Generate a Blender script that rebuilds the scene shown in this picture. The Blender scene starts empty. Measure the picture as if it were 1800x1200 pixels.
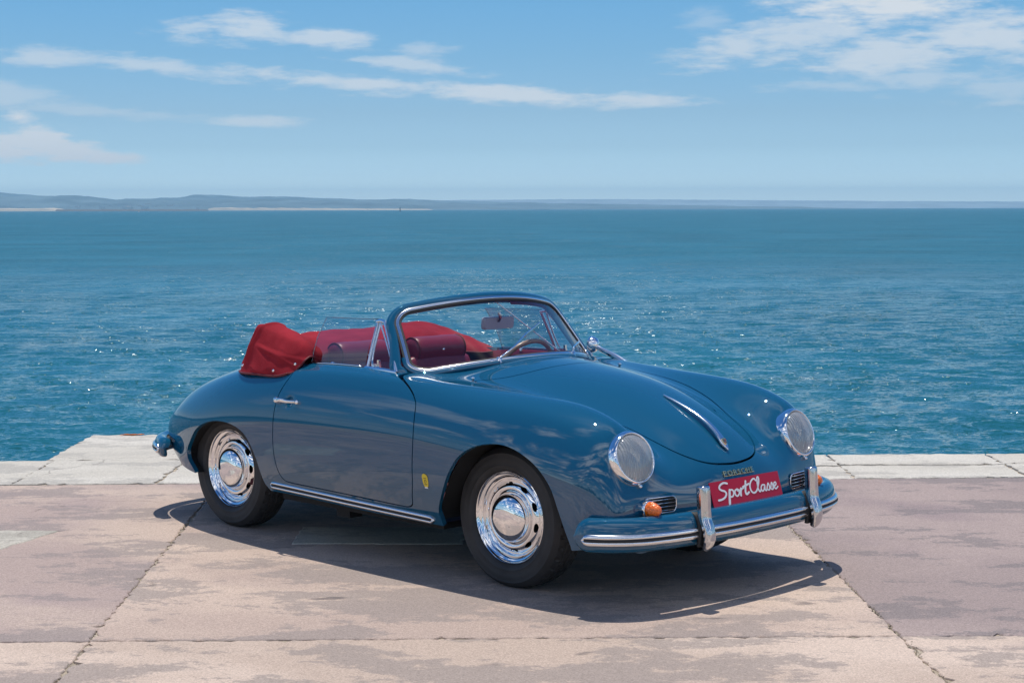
import bpy, bmesh, math, random
import numpy as np
from mathutils import Vector, Matrix

# ------------------------------------------------------------------ camera, light, sky
R = math.radians
SC = bpy.context.scene
COL = SC.collection
CAM_H = 1.6628
PITCH, ROLL, FPX = 0.0760, -0.0028, 3062.2
cam_data = bpy.data.cameras.new('camera')
cam_data.sensor_width = 36.0
cam_data.lens = FPX / 1800.0 * 36.0
cam_data.clip_start = 0.1
cam_data.clip_end = 60000.0
camera = bpy.data.objects.new('camera', cam_data)
COL.objects.link(camera)
_f = Vector((0, math.cos(PITCH), -math.sin(PITCH)))
_r0 = Vector((1, 0, 0))
_u0 = Vector((0, math.sin(PITCH), math.cos(PITCH)))
_r = _r0 * math.cos(ROLL) + _u0 * math.sin(ROLL)
_u = -_r0 * math.sin(ROLL) + _u0 * math.cos(ROLL)
camera.matrix_world = Matrix(((_r.x, _u.x, -_f.x, 0), (_r.y, _u.y, -_f.y, 0), (_r.z, _u.z, -_f.z, CAM_H), (0, 0, 0, 1)))
SC.camera = camera
SC.view_settings.view_transform = 'Standard'
SC.view_settings.look = 'None'
SC.view_settings.exposure = 0.0
SC.view_settings.gamma = 1.0
SC.view_settings.use_curve_mapping = False
SUN_DIR = Vector((-0.035, 0.19, 0.98)).normalized()
SUN_EL = math.asin(SUN_DIR.z)
SUN_AZ = math.atan2(SUN_DIR.x, SUN_DIR.y)      # from +Y towards +X
sun_data = bpy.data.lights.new('sun', 'SUN')
sun_data.energy = 3.9
sun_data.angle = R(0.53)
sun_data.color = (1.0, 0.95, 0.87)
sun = bpy.data.objects.new('sun', sun_data)
COL.objects.link(sun)
sun.rotation_euler = SUN_DIR.to_track_quat('Z', 'Y').to_euler()
world = bpy.data.worlds.new('World')
SC.world = world
world.use_nodes = True

# sky: daylight sky plus thin clouds mapped on the view direction
def build_sky():
    nt = world.node_tree; nt.nodes.clear()
    N, L = nt.nodes.new, nt.links.new
    def lk(a, b): L(a, b)
    def math_(op, a, b=None, c=None, clamp=False):
        n = N('ShaderNodeMath'); n.operation = op; n.use_clamp = clamp
        for i, x in enumerate((a, b, c)):
            if x is None: continue
            if isinstance(x, (int, float)): n.inputs[i].default_value = x
            else: lk(x, n.inputs[i])
        return n.outputs[0]
    def sstep(x, lo, hi):
        n = N('ShaderNodeMapRange'); n.interpolation_type = 'SMOOTHSTEP'
        lk(x, n.inputs['Value']); n.inputs['From Min'].default_value = lo; n.inputs['From Max'].default_value = hi
        return n.outputs['Result']
    out = N('ShaderNodeOutputWorld'); bg = N('ShaderNodeBackground')
    lk(bg.outputs[0], out.inputs[0])
    tc = N('ShaderNodeTexCoord')
    sep = N('ShaderNodeSeparateXYZ'); lk(tc.outputs['Generated'], sep.inputs[0])
    X, Y, Z = sep.outputs
    sky = N('ShaderNodeTexSky'); sky.sky_type = 'NISHITA'; sky.sun_disc = False
    sky.sun_elevation = SUN_EL; sky.sun_rotation = SUN_AZ
    sky.air_density = 1.0; sky.dust_density = 0.35; sky.ozone_density = 2.2; sky.altitude = 0
    # thin marine air: the blue deepens with height above the horizon
    ramp = N('ShaderNodeValToRGB'); lk(math_('MAXIMUM', Z, 0.0), ramp.inputs[0])
    cr = ramp.color_ramp
    cr.elements[0].position = 0.0; cr.elements[0].color = SKY_RAMP[0][1]
    cr.elements[1].position = 1.0; cr.elements[1].color = SKY_RAMP[-1][1]
    for p_, c_ in SKY_RAMP[1:-1]:
        e = cr.elements.new(p_); e.color = c_
    mul = N('ShaderNodeMix'); mul.data_type = 'RGBA'; mul.blend_type = 'MULTIPLY'; mul.inputs['Factor'].default_value = 1.0
    lk(sky.outputs[0], mul.inputs['A']); lk(ramp.outputs[0], mul.inputs['B'])
    # cloud field on a flat layer overhead
    zz = math_('ADD', math_('MAXIMUM', Z, 0.0), 0.06)
    cmb = N('ShaderNodeCombineXYZ')
    lk(math_('DIVIDE', X, zz), cmb.inputs[0]); lk(math_('DIVIDE', Y, zz), cmb.inputs[1])
    mp = N('ShaderNodeMapping'); mp.inputs['Scale'].default_value = (0.42, 1.25, 1); mp.inputs['Rotation'].default_value = (0, 0, 0.5)
    mp.inputs['Location'].default_value = (3.3, 1.7, 0)
    lk(cmb.outputs[0], mp.inputs[0])
    nz = N('ShaderNodeTexNoise'); nz.inputs['Scale'].default_value = 1.45; nz.inputs['Detail'].default_value = 8; nz.inputs['Roughness'].default_value = 0.58
    nz.inputs['Distortion'].default_value = 0.6
    lk(mp.outputs[0], nz.inputs['Vector'])
    field = sstep(nz.outputs[0], 0.475, 0.64)
    # the low sky over the sea carries only the separate wisps below
    az = math_('ARCTAN2', X, Y)
    el = math_('ARCSINE', Z)
    low = math_('MULTIPLY', sstep(el, 0.16, 0.30), 1.0)
    back = sstep(math_('ABSOLUTE', az), 0.50, 0.85)
    field = math_('MULTIPLY', field, math_('MAXIMUM', low, back))
    field = math_('MULTIPLY', field, sstep(el, 0.01, 0.06))
    field = math_('MULTIPLY', field, sstep(Y, 0.45, -0.15))
    # wisps: centre azimuth/elevation, half sizes, slope, density
    wn = N('ShaderNodeTexNoise'); wn.inputs['Scale'].default_value = 1.0; wn.inputs['Detail'].default_value = 7; wn.inputs['Roughness'].default_value = 0.62
    cw = N('ShaderNodeCombineXYZ'); lk(math_('MULTIPLY', az, 22.0), cw.inputs[0]); lk(math_('MULTIPLY', el, 85.0), cw.inputs[1])
    lk(cw.outputs[0], wn.inputs['Vector'])
    wob = math_('SUBTRACT', wn.outputs[0], 0.5)
    wn2 = N('ShaderNodeTexNoise'); wn2.inputs['Scale'].default_value = 1.0; wn2.inputs['Detail'].default_value = 5; wn2.inputs['Roughness'].default_value = 0.6
    cw2 = N('ShaderNodeCombineXYZ'); lk(math_('MULTIPLY', az, 60.0), cw2.inputs[0]); lk(math_('MULTIPLY', el, 260.0), cw2.inputs[1])
    lk(cw2.outputs[0], wn2.inputs['Vector'])
    wob2 = math_('SUBTRACT', wn2.outputs[0], 0.5)
    total = None
    for px, py, w, h, slope, dens in WISPS:
        a0 = math.atan((px - 900) / FPX); e0 = (366 - py) / FPX
        wa, we = w / FPX, h / FPX
        da = math_('SUBTRACT', az, a0)
        de = math_('SUBTRACT', math_('SUBTRACT', el, e0), math_('MULTIPLY', da, -slope))
        d = math_('SQRT', math_('ADD', math_('POWER', math_('MULTIPLY', da, 1 / wa), 2.0), math_('POWER', math_('MULTIPLY', de, 1 / we), 2.0)))
        d = math_('ADD', d, math_('MULTIPLY', wob, 2.1))
        d = math_('ADD', d, math_('MULTIPLY', wob2, 1.3))
        m = math_('MULTIPLY', sstep(d, 1.04, 0.12), dens)
        total = m if total is None else math_('MAXIMUM', total, m)
    infront = sstep(Y, 0.0, 0.2)
    total = math_('MULTIPLY', total, infront)
    cloud = math_('MAXIMUM', math_('MULTIPLY', field, 0.9), total, clamp=True)
    mix = N('ShaderNodeMix'); mix.data_type = 'RGBA'
    lk(cloud, mix.inputs['Factor']); lk(mul.outputs['Result'], mix.inputs['A']); mix.inputs['B'].default_value = CLOUD_COL
    cc = N('ShaderNodeMix'); cc.data_type = 'RGBA'; lk(math_('MULTIPLY', field, 1.0, clamp=True), cc.inputs['Factor']); cc.inputs['A'].default_value = CLOUD_COL; cc.inputs['B'].default_value = CUMULUS_COL
    lk(cc.outputs['Result'], mix.inputs['B'])
    lk(mix.outputs['Result'], bg.inputs['Color']); bg.inputs['Strength'].default_value = SKY_STRENGTH

SKY_STRENGTH = 0.06
_S = 1.0 / SKY_STRENGTH
CUMULUS_COL = (1.45 * _S, 1.46 * _S, 1.48 * _S, 1)
CLOUD_COL = (0.70 * _S, 0.76 * _S, 0.82 * _S, 1)
SKY_RAMP = [(0.0, (3.2, 4.1, 5.5, 1)), (0.021, (1.60, 2.22, 3.24, 1)), (0.035, (1.19, 1.68, 2.45, 1)), (0.054, (1.03, 1.435, 2.015, 1)), (0.087, (0.87, 1.363, 1.853, 1)), (0.12, (0.76, 1.353, 1.824, 1)), (0.34, (0.48, 1.22, 1.95, 1)), (0.7, (.47, 1.15, 1.85, 1)), (1.0, (.45, 1.0, 1.6, 1))]
WISPS = [
    (330, 62, 75, 26, 0.0, .62), (450, 58, 95, 32, .03, .75), (590, 72, 110, 24, .08, .72), (745, 90, 60, 16, .0, .45),
    (740, 118, 150, 17, .10, .62), (90, 112, 130, 22, .05, .62), (300, 125, 240, 18, .10, .62), (620, 148, 300, 19, .09, .75),
    (900, 168, 300, 22, .06, .85), (1120, 178, 160, 17, .04, .75),
    (40, 210, 38, 17, 0, .7), (20, 264, 95, 30, .0, 1.25), (75, 250, 70, 36, .10, 1.3), (125, 268, 90, 24, .06, 1.2), (190, 277, 80, 15, .02, 1.0), (40, 211, 40, 17, 0, 1.1), (20, 175, 110, 34, .1, .45), (150, 198, 250, 14, .06, .35),
    (460, 215, 100, 13, .03, .6), (1290, 95, 130, 40, -.18, .72), (1400, 75, 170, 55, -.10, .72), (1560, 20, 250, 52, -.05, 1.0),
    (1560, 105, 200, 52, 0, .78), (1720, 80, 170, 64, 0, .82), (1620, 150, 150, 30, 0, .5), (1740, 170, 110, 34, .05, .42), (1480, 160, 150, 14, .02, .38), (1240, 45, 60, 28, -.1, .3),
]
build_sky()
# ------------------------------------------------------------------ car body surface
# car frame: origin on the ground under the front axle, +X forward, +Y to the car's left
def bspline_basis(n, u):
    i = np.clip(np.floor(u).astype(int), 0, n - 2); t = u - i
    B = np.zeros((len(u), n))
    w = np.stack([(1 - t) ** 3, 3 * t ** 3 - 6 * t ** 2 + 4, -3 * t ** 3 + 3 * t ** 2 + 3 * t + 1, t ** 3], 1) / 6
    for k in range(4):
        idx = i + k - 1
        lo, hi = idx < 0, idx > n - 1
        ok = ~(lo | hi)
        r = np.arange(len(u))
        B[r[ok], idx[ok]] += w[ok, k]
        B[r[lo], 0] += 2 * w[lo, k]; B[r[lo], 1] -= w[lo, k]
        B[r[hi], n - 1] += 2 * w[hi, k]; B[r[hi], n - 2] -= w[hi, k]
    return B

def S(x, *yz):          # a planar station
    return [(x, y, z) for y, z in yz]

ROWS = [
 # rear valance .. rear deck
 [(-2.80,.46,.28),(-2.86,.47,.285),(-2.90,.47,.29),(-2.925,.465,.29),(-2.945,.45,.29),(-2.96,.425,.29),(-2.975,.39,.29),(-2.99,.34,.29),(-3.00,.24,.29),(-3.005,.12,.29),(-3.005,0,.29)],
 [(-2.83,.47,.31),(-2.90,.48,.335),(-2.94,.48,.36),(-2.96,.475,.375),(-2.98,.46,.39),(-2.995,.435,.40),(-3.01,.40,.41),(-3.02,.35,.415),(-3.035,.25,.425),(-3.04,.13,.43),(-3.04,0,.43)],
 [(-2.79,.54,.315),(-2.87,.555,.355),(-2.90,.557,.40),(-2.92,.55,.43),(-2.935,.535,.46),(-2.95,.51,.48),(-2.965,.47,.50),(-2.975,.415,.515),(-2.99,.30,.54),(-3.0,.155,.555),(-3.0,0,.56)],
 [(-2.69,.635,.305),(-2.76,.640,.355),(-2.79,.64,.42),(-2.81,.635,.47),(-2.82,.617,.515),(-2.83,.587,.545),(-2.84,.545,.575),(-2.85,.48,.60),(-2.86,.35,.635),(-2.87,.18,.655),(-2.87,0,.665)],
 [(-2.54,.698,.285),(-2.56,.705,.35),(-2.57,.708,.44),(-2.58,.708,.52),(-2.59,.692,.585),(-2.60,.66,.635),(-2.61,.615,.675),(-2.62,.545,.71),(-2.63,.40,.75),(-2.64,.205,.77),(-2.64,0,.78)],
 S(-2.3,(.735,.265),(.752,.335),(.763,.45),(.768,.54),(.754,.625),(.72,.70),(.672,.755),(.60,.797),(.44,.84),(.23,.865),(0,.873)),
 S(-1.9,(.745,.255),(.77,.34),(.797,.45),(.807,.56),(.797,.66),(.767,.75),(.72,.815),(.65,.855),(.48,.895),(.25,.925),(0,.935)),
 S(-1.5,(.735,.255),(.775,.33),(.812,.44),(.826,.56),(.82,.67),(.793,.775),(.752,.85),(.69,.893),(.5,.935),(.25,.955),(0,.96)),
 S(-1.05,(.735,.245),(.777,.325),(.816,.435),(.832,.56),(.826,.68),(.798,.79),(.757,.868),(.695,.907),(.5,.95),(.25,.97),(0,.975)),
 S(-0.7,(.735,.24),(.777,.325),(.818,.44),(.835,.565),(.828,.685),(.80,.79),(.757,.862),(.695,.900),(.5,.905),(.25,.955),(0,.975)),
 S(-0.4,(.735,.24),(.78,.33),(.82,.445),(.835,.57),(.825,.69),(.792,.79),(.742,.853),(.672,.882),(.49,.872),(.25,.935),(0,.957)),
 S(-0.1,(.74,.24),(.785,.335),(.822,.45),(.834,.575),(.817,.695),(.778,.788),(.717,.845),(.60,.870),(.445,.838),(.23,.901),(0,.924)),
 S(0.15,(.75,.24),(.787,.34),(.818,.455),(.826,.575),(.805,.69),(.762,.782),(.70,.835),(.575,.859),(.41,.788),(.22,.855),(0,.881)),
 S(0.36,(.755,.24),(.785,.34),(.806,.45),(.811,.56),(.788,.67),(.745,.76),(.683,.813),(.548,.838),(.385,.728),(.20,.788),(0,.806)),
 [(.475,.765,.245),(.50,.783,.335),(.51,.79,.44),(.512,.788,.54),(.515,.764,.64),(.518,.722,.715),(.52,.665,.765),(.522,.54,.787),(.535,.375,.650),(.54,.195,.706),(.54,0,.724)],
 [(.53,.762,.255),(.56,.772,.33),(.575,.772,.43),(.58,.765,.52),(.585,.745,.605),(.59,.70,.675),(.595,.645,.715),(.60,.545,.732),(.635,.375,.595),(.65,.195,.622),(.655,0,.640)],
 [(.58,.745,.255),(.605,.75,.32),(.62,.748,.41),(.63,.735,.49),(.632,.71,.56),(.634,.67,.612),(.636,.62,.640),(.645,.555,.645),(.695,.385,.535),(.72,.20,.555),(.728,0,.565)],
 [(.61,.725,.255),(.635,.727,.305),(.655,.72,.375),(.665,.70,.435),(.668,.67,.485),(.668,.63,.518),(.672,.585,.535),(.684,.53,.535),(.728,.385,.475),(.757,.19,.48),(.767,0,.485)],
 [(.615,.71,.275),(.655,.702,.285),(.672,.69,.34),(.683,.67,.385),(.69,.637,.415),(.698,.595,.435),(.706,.55,.445),(.717,.49,.44),(.743,.36,.40),(.772,.18,.40),(.782,0,.40)],
 [(.61,.685,.275),(.645,.675,.285),(.675,.66,.28),(.686,.635,.30),(.695,.60,.315),(.703,.56,.325),(.712,.51,.33),(.722,.455,.325),(.746,.335,.315),(.772,.165,.315),(.782,0,.315)],
 [(.60,.67,.275),(.63,.655,.27),(.65,.635,.26),(.67,.61,.25),(.69,.575,.235),(.698,.535,.24),(.707,.485,.24),(.715,.43,.24),(.737,.315,.24),(.76,.155,.24),(.77,0,.24)],
]
NET = np.array([r + [(x, -y, z) for x, y, z in r[-2::-1]] for r in ROWS], float)
_k = np.clip((-1.9 - NET[..., 0]) / 0.9, 0, 1)
NET[..., 0] += 0.10 * _k
NET[..., 1] *= 1 - 0.02 * _k
NET[..., 2] -= 0.022 * np.clip(1 - np.abs(NET[..., 0] + 2.35) / 0.5, 0, 1) * (NET[..., 2] > 0.6)
_k = np.clip(1 - np.abs(NET[..., 0] - 0.38) / 0.35, 0, 1) * (np.abs(NET[..., 1]) > 0.57) * (NET[..., 2] > 0.6)
NET[..., 2] -= 0.010 * _k

def body_grid(nu, nv):
    n, m = NET.shape[:2]
    u = np.linspace(0, n - 1, nu); v = np.linspace(0, m - 1, nv)
    # pull the net so that the smooth surface runs close to the points given
    Bi = bspline_basis(n, np.arange(n).astype(float)); Bj = bspline_basis(m, np.arange(m).astype(float))
    Q = NET.copy()
    for _ in range(3):
        Q = Q + 0.5 * (NET - np.einsum('ai,ijk,bj->abk', Bi, Q, Bj))
    P = np.einsum('ai,ijk,bj->abk', bspline_basis(n, u), Q, bspline_basis(m, v))
    e = 1e-3
    def ev(uu, vv): return np.einsum('ai,ijk,bj->abk', bspline_basis(n, uu), Q, bspline_basis(m, vv))
    du = ev(np.clip(u + e, 0, n - 1), v) - ev(np.clip(u - e, 0, n - 1), v)
    dv = ev(u, np.clip(v + e, 0, m - 1)) - ev(u, np.clip(v - e, 0, m - 1))
    N = np.cross(du, dv)
    N /= np.linalg.norm(N, axis=2, keepdims=True) + 1e-12
    return P, N
# ------------------------------------------------------------------ helpers
rng = np.random.default_rng(7)

def tag(o, label=None, cat=None, group=None, kind=None):
    if label: o['label'] = label
    if cat: o['category'] = cat
    if group: o['group'] = group
    if kind: o['kind'] = kind
    return o

def link(name, me, m, parent=None):
    o = bpy.data.objects.new(name, me); COL.objects.link(o)
    if m is not None:
        if len(me.materials) == 0:
            for q in (m if isinstance(m, (list, tuple)) else [m]): me.materials.append(q)
    if parent is not None: o.parent = parent
    return o

def empty(name, loc=(0, 0, 0), rz=0.0, parent=None):
    o = bpy.data.objects.new(name, None); COL.objects.link(o)
    o.location = loc; o.rotation_euler = (0, 0, rz); o.empty_display_size = 0.1
    if parent is not None: o.parent = parent
    return o

def mesh(name, V, F, smooth=False, normals=None, fmat=None, angle=None):
    me = bpy.data.meshes.new(name)
    me.from_pydata([tuple(map(float, v)) for v in V], [], [tuple(int(i) for i in f) for f in F])
    if smooth: me.polygons.foreach_set('use_smooth', [True] * len(me.polygons))
    if fmat is not None: me.polygons.foreach_set('material_index', list(map(int, fmat)))
    if smooth and angle is not None: me.set_sharp_from_angle(angle=angle)
    if normals is not None: me.normals_split_custom_set_from_vertices([tuple(map(float, n)) for n in normals])
    me.update()
    return me

class MB:
    def __init__(s): s.V = []; s.F = []; s.M = []
    def add(s, V, F, mi=0):
        b = len(s.V); s.V.extend([tuple(v) for v in V]); s.F.extend([tuple(i + b for i in f) for f in F]); s.M.extend([mi] * len(F)); return s
    def box(s, c, d, mi=0, rot=None):
        V = [Vector((x * d[0] / 2, y * d[1] / 2, z * d[2] / 2)) for x in (-1, 1) for y in (-1, 1) for z in (-1, 1)]
        if rot is not None: V = [rot @ v for v in V]
        V = [v + Vector(c) for v in V]
        return s.add(V, [(0, 1, 3, 2), (4, 6, 7, 5), (0, 4, 5, 1), (2, 3, 7, 6), (0, 2, 6, 4), (1, 5, 7, 3)], mi)
    def build(s, name, m, parent=None, smooth=False, angle=None):
        return link(name, mesh(name, s.V, s.F, smooth, fmat=s.M, angle=angle), m, parent)

def lathe(profile, seg=64, close=False):
    """profile of (radius, along) about the local +X axis; returns V, F"""
    pr = np.array(profile, float); n = len(pr)
    a = np.linspace(0, 2 * np.pi, seg, endpoint=False)
    V = np.zeros((n, seg, 3)); V[..., 0] = pr[:, 1:2]; V[..., 1] = pr[:, :1] * np.cos(a); V[..., 2] = pr[:, :1] * np.sin(a)
    F = [(i * seg + j, i * seg + (j + 1) % seg, (i + 1) * seg + (j + 1) % seg, (i + 1) * seg + j) for i in range(n - 1) for j in range(seg)]
    return V.reshape(-1, 3), F

def frame_along(path, up=(0, 0, 1), closed=False):
    p = np.array(path, float)
    if closed: t = np.roll(p, -1, 0) - np.roll(p, 1, 0)
    else: t = np.gradient(p, axis=0)
    t /= np.linalg.norm(t, axis=1, keepdims=True)
    u = np.broadcast_to(np.array(up, float), p.shape)
    s = np.cross(t, u); s /= np.linalg.norm(s, axis=1, keepdims=True) + 1e-12
    u2 = np.cross(s, t)
    return t, s, u2

def sweep(path, section, up=(0, 0, 1), closed=False, scale=None, side=None, upv=None, caps=True):
    p = np.array(path, float)
    t, s, u = frame_along(p, up, closed)
    if side is not None: s = np.array(side, float)
    if upv is not None: u = np.array(upv, float)
    sec = np.array(section, float); n, m = len(p), len(sec)
    sc = np.ones((n, 2)) if scale is None else np.array(scale, float)
    if sc.ndim == 1: sc = np.stack([sc, sc], 1)
    V = p[:, None, :] + sec[None, :, :1] * sc[:, None, :1] * s[:, None, :] + sec[None, :, 1:] * sc[:, None, 1:] * u[:, None, :]
    F = []
    for i in range(n if closed else n - 1):
        k = (i + 1) % n
        for j in range(m): F.append((i * m + j, i * m + (j + 1) % m, k * m + (j + 1) % m, k * m + j))
    if caps and not closed:
        F.append(tuple(range(m))[::-1]); F.append(tuple((n - 1) * m + j for j in range(m)))
    return V.reshape(-1, 3), F

def circ(r, n=12, ry=None):
    a = np.linspace(0, 2 * np.pi, n, endpoint=False)
    return np.stack([r * np.cos(a), (ry or r) * np.sin(a)], 1)

def rrect(w, h, r, n=4):
    pts = []
    for cx, cy, a0 in ((w / 2 - r, h / 2 - r, 0), (-w / 2 + r, h / 2 - r, 90), (-w / 2 + r, -h / 2 + r, 180), (w / 2 - r, -h / 2 + r, 270)):
        for k in range(n + 1):
            a = math.radians(a0 + 90 * k / n); pts.append((cx + r * math.cos(a), cy + r * math.sin(a)))
    return np.array(pts)

def crom(pts, n=8, closed=False):
    p = np.array(pts, float); m = len(p); out = []
    for i in range(m if closed else m - 1):
        if closed: a, b, c, d = p[i - 1], p[i], p[(i + 1) % m], p[(i + 2) % m]
        else: a, b, c, d = p[max(i - 1, 0)], p[i], p[i + 1], p[min(i + 2, m - 1)]
        for k in range(n):
            t = k / n
            out.append(0.5 * (2 * b + (c - a) * t + (2 * a - 5 * b + 4 * c - d) * t * t + (3 * b - a - 3 * c + d) * t ** 3))
    if not closed: out.append(p[-1])
    return np.array(out)

def rot_to(axis, up=(0, 0, 1)):
    x = np.array(axis, float); x /= np.linalg.norm(x)
    y = np.cross(up, x); y /= np.linalg.norm(y); z = np.cross(x, y)
    return np.stack([x, y, z], 1)

def place(V, M=None, o=(0, 0, 0)):
    V = np.array(V, float)
    if M is not None: V = V @ np.array(M).T
    return V + np.array(o, float)

# ------------------------------------------------------------------ materials
def mat(name, col, rough=0.5, metal=0.0, coat=0.0, coat_rough=0.03, spec=0.5, trans=0.0, ior=1.5, bump=None, vary=None, alpha=None):
    m = bpy.data.materials.new(name); m.use_nodes = True
    nt = m.node_tree; b = nt.nodes['Principled BSDF']
    b.inputs['Base Color'].default_value = (*col, 1); b.inputs['Roughness'].default_value = rough; b.inputs['Metallic'].default_value = metal
    b.inputs['Coat Weight'].default_value = coat; b.inputs['Coat Roughness'].default_value = coat_rough
    b.inputs['Specular IOR Level'].default_value = spec; b.inputs['Transmission Weight'].default_value = trans; b.inputs['IOR'].default_value = ior
    tc = nt.nodes.new('ShaderNodeTexCoord')
    if bump:
        sc, st, det = bump
        n = nt.nodes.new('ShaderNodeTexNoise'); n.inputs['Scale'].default_value = sc; n.inputs['Detail'].default_value = det
        nt.links.new(tc.outputs['Object'], n.inputs['Vector'])
        bp = nt.nodes.new('ShaderNodeBump'); bp.inputs['Strength'].default_value = st; bp.inputs['Distance'].default_value = 0.01
        nt.links.new(n.outputs[0], bp.inputs['Height']); nt.links.new(bp.outputs[0], b.inputs['Normal'])
    if vary:
        sc, amt = vary
        n = nt.nodes.new('ShaderNodeTexNoise'); n.inputs['Scale'].default_value = sc; n.inputs['Detail'].default_value = 6
        nt.links.new(tc.outputs['Object'], n.inputs['Vector'])
        r = nt.nodes.new('ShaderNodeMapRange'); r.inputs['From Min'].default_value = .3; r.inputs['From Max'].default_value = .7
        r.inputs['To Min'].default_value = 1 - amt; r.inputs['To Max'].default_value = 1 + amt
        nt.links.new(n.outputs[0], r.inputs['Value'])
        h = nt.nodes.new('ShaderNodeHueSaturation'); h.inputs['Color'].default_value = (*col, 1)
        nt.links.new(r.outputs[0], h.inputs['Value']); nt.links.new(h.outputs[0], b.inputs['Base Color'])
    return m

def glass_mat(name, tint, refl=1.0, rough=0.0):
    """thin clear glazing: mostly transparent with a fresnel reflection"""
    m = bpy.data.materials.new(name); m.use_nodes = True
    nt = m.node_tree; nt.nodes.clear(); N, L = nt.nodes.new, nt.links.new
    out = N('ShaderNodeOutputMaterial'); mx = N('ShaderNodeMixShader'); tr = N('ShaderNodeBsdfTransparent'); gl = N('ShaderNodeBsdfGlossy')
    tr.inputs[0].default_value = (*tint, 1); gl.inputs['Roughness'].default_value = rough
    lw = N('ShaderNodeLayerWeight'); lw.inputs[0].default_value = .5
    pw = N('ShaderNodeMath'); pw.operation = 'POWER'; pw.inputs[1].default_value = 5.0; L(lw.outputs['Facing'], pw.inputs[0])
    ma = N('ShaderNodeMath'); ma.operation = 'MULTIPLY_ADD'; ma.inputs[1].default_value = .93; ma.inputs[2].default_value = .07; L(pw.outputs[0], ma.inputs[0])
    mu = N('ShaderNodeMath'); mu.operation = 'MULTIPLY'; mu.inputs[1].default_value = refl
    L(ma.outputs[0], mu.inputs[0]); L(mu.outputs[0], mx.inputs[0]); L(tr.outputs[0], mx.inputs[1]); L(gl.outputs[0], mx.inputs[2]); L(mx.outputs[0], out.inputs[0])
    return m

PAINT = mat('blue_paint', (0.0062, 0.081, 0.158), rough=0.5, coat=1.0, coat_rough=0.004, spec=0.0)
PAINT.node_tree.nodes['Principled BSDF'].inputs['Coat IOR'].default_value = 1.8
CHROME = mat('chrome', (0.86, 0.86, 0.87), rough=0.045, metal=1.0)
ALU = mat('polished_aluminium', (0.80, 0.80, 0.81), rough=0.16, metal=1.0)
DARKCHROME = mat('worn_chrome', (0.62, 0.62, 0.64), rough=0.12, metal=1.0)
RUBBER = mat('rubber', (0.016, 0.016, 0.017), rough=0.62, bump=(90, .08, 3))
TYRE = mat('tyre_rubber', (0.029, 0.029, 0.030), rough=0.66, bump=(40, .10, 5), vary=(9, .25))
BLACK = mat('black_underside', (0.006, 0.006, 0.006), rough=0.8)
CLOTH = mat('red_canvas', (0.305, 0.023, 0.033), rough=0.95, spec=0.08, bump=(420, .35, 2), vary=(7, .14))
HEM = mat('red_binding', (0.13, 0.008, 0.012), rough=0.6)
LEATHER = mat('red_leather', (0.21, 0.013, 0.031), rough=0.38, bump=(160, .12, 4), vary=(6, .12))
CARPET = mat('dark_red_carpet', (0.06, 0.008, 0.012), rough=0.95)
GLASS = glass_mat('clear_glass', (0.90, 0.93, 0.93), 0.9)
SIDEGLASS = glass_mat('side_glass', (0.86, 0.89, 0.89), 2.0)
AMBER = mat('amber_lens', (0.92, 0.17, 0.004), rough=0.10, trans=0.15, coat=1.0, bump=(85, .7, 1))
LENSG = None
IVORY = mat('tan_plastic', (0.32, 0.20, 0.13), rough=0.3, coat=.5)
GOLD = mat('gold_metal', (0.92, 0.74, 0.40), rough=0.30, metal=1.0)
REDPLATE = mat('red_sign_film', (0.46, 0.004, 0.030), rough=0.35, spec=.25, coat=.25, coat_rough=.1)
WHITE = mat('white_print', (0.80, 0.80, 0.80), rough=0.4)
YELLOW = mat('yellow_print', (0.72, 0.55, 0.03), rough=0.4)
BROWN = mat('dark_print', (0.08, 0.03, 0.015), rough=0.5)
MIRROR = mat('mirror_glass', (0.8, 0.82, 0.83), rough=0.02, metal=1.0)
GREYPLASTIC = mat('grey_plastic', (0.36, 0.34, 0.42), rough=0.4)
REFLECTOR = mat('lamp_reflector', (0.95, 0.95, 0.94), rough=0.14, metal=1.0)
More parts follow.
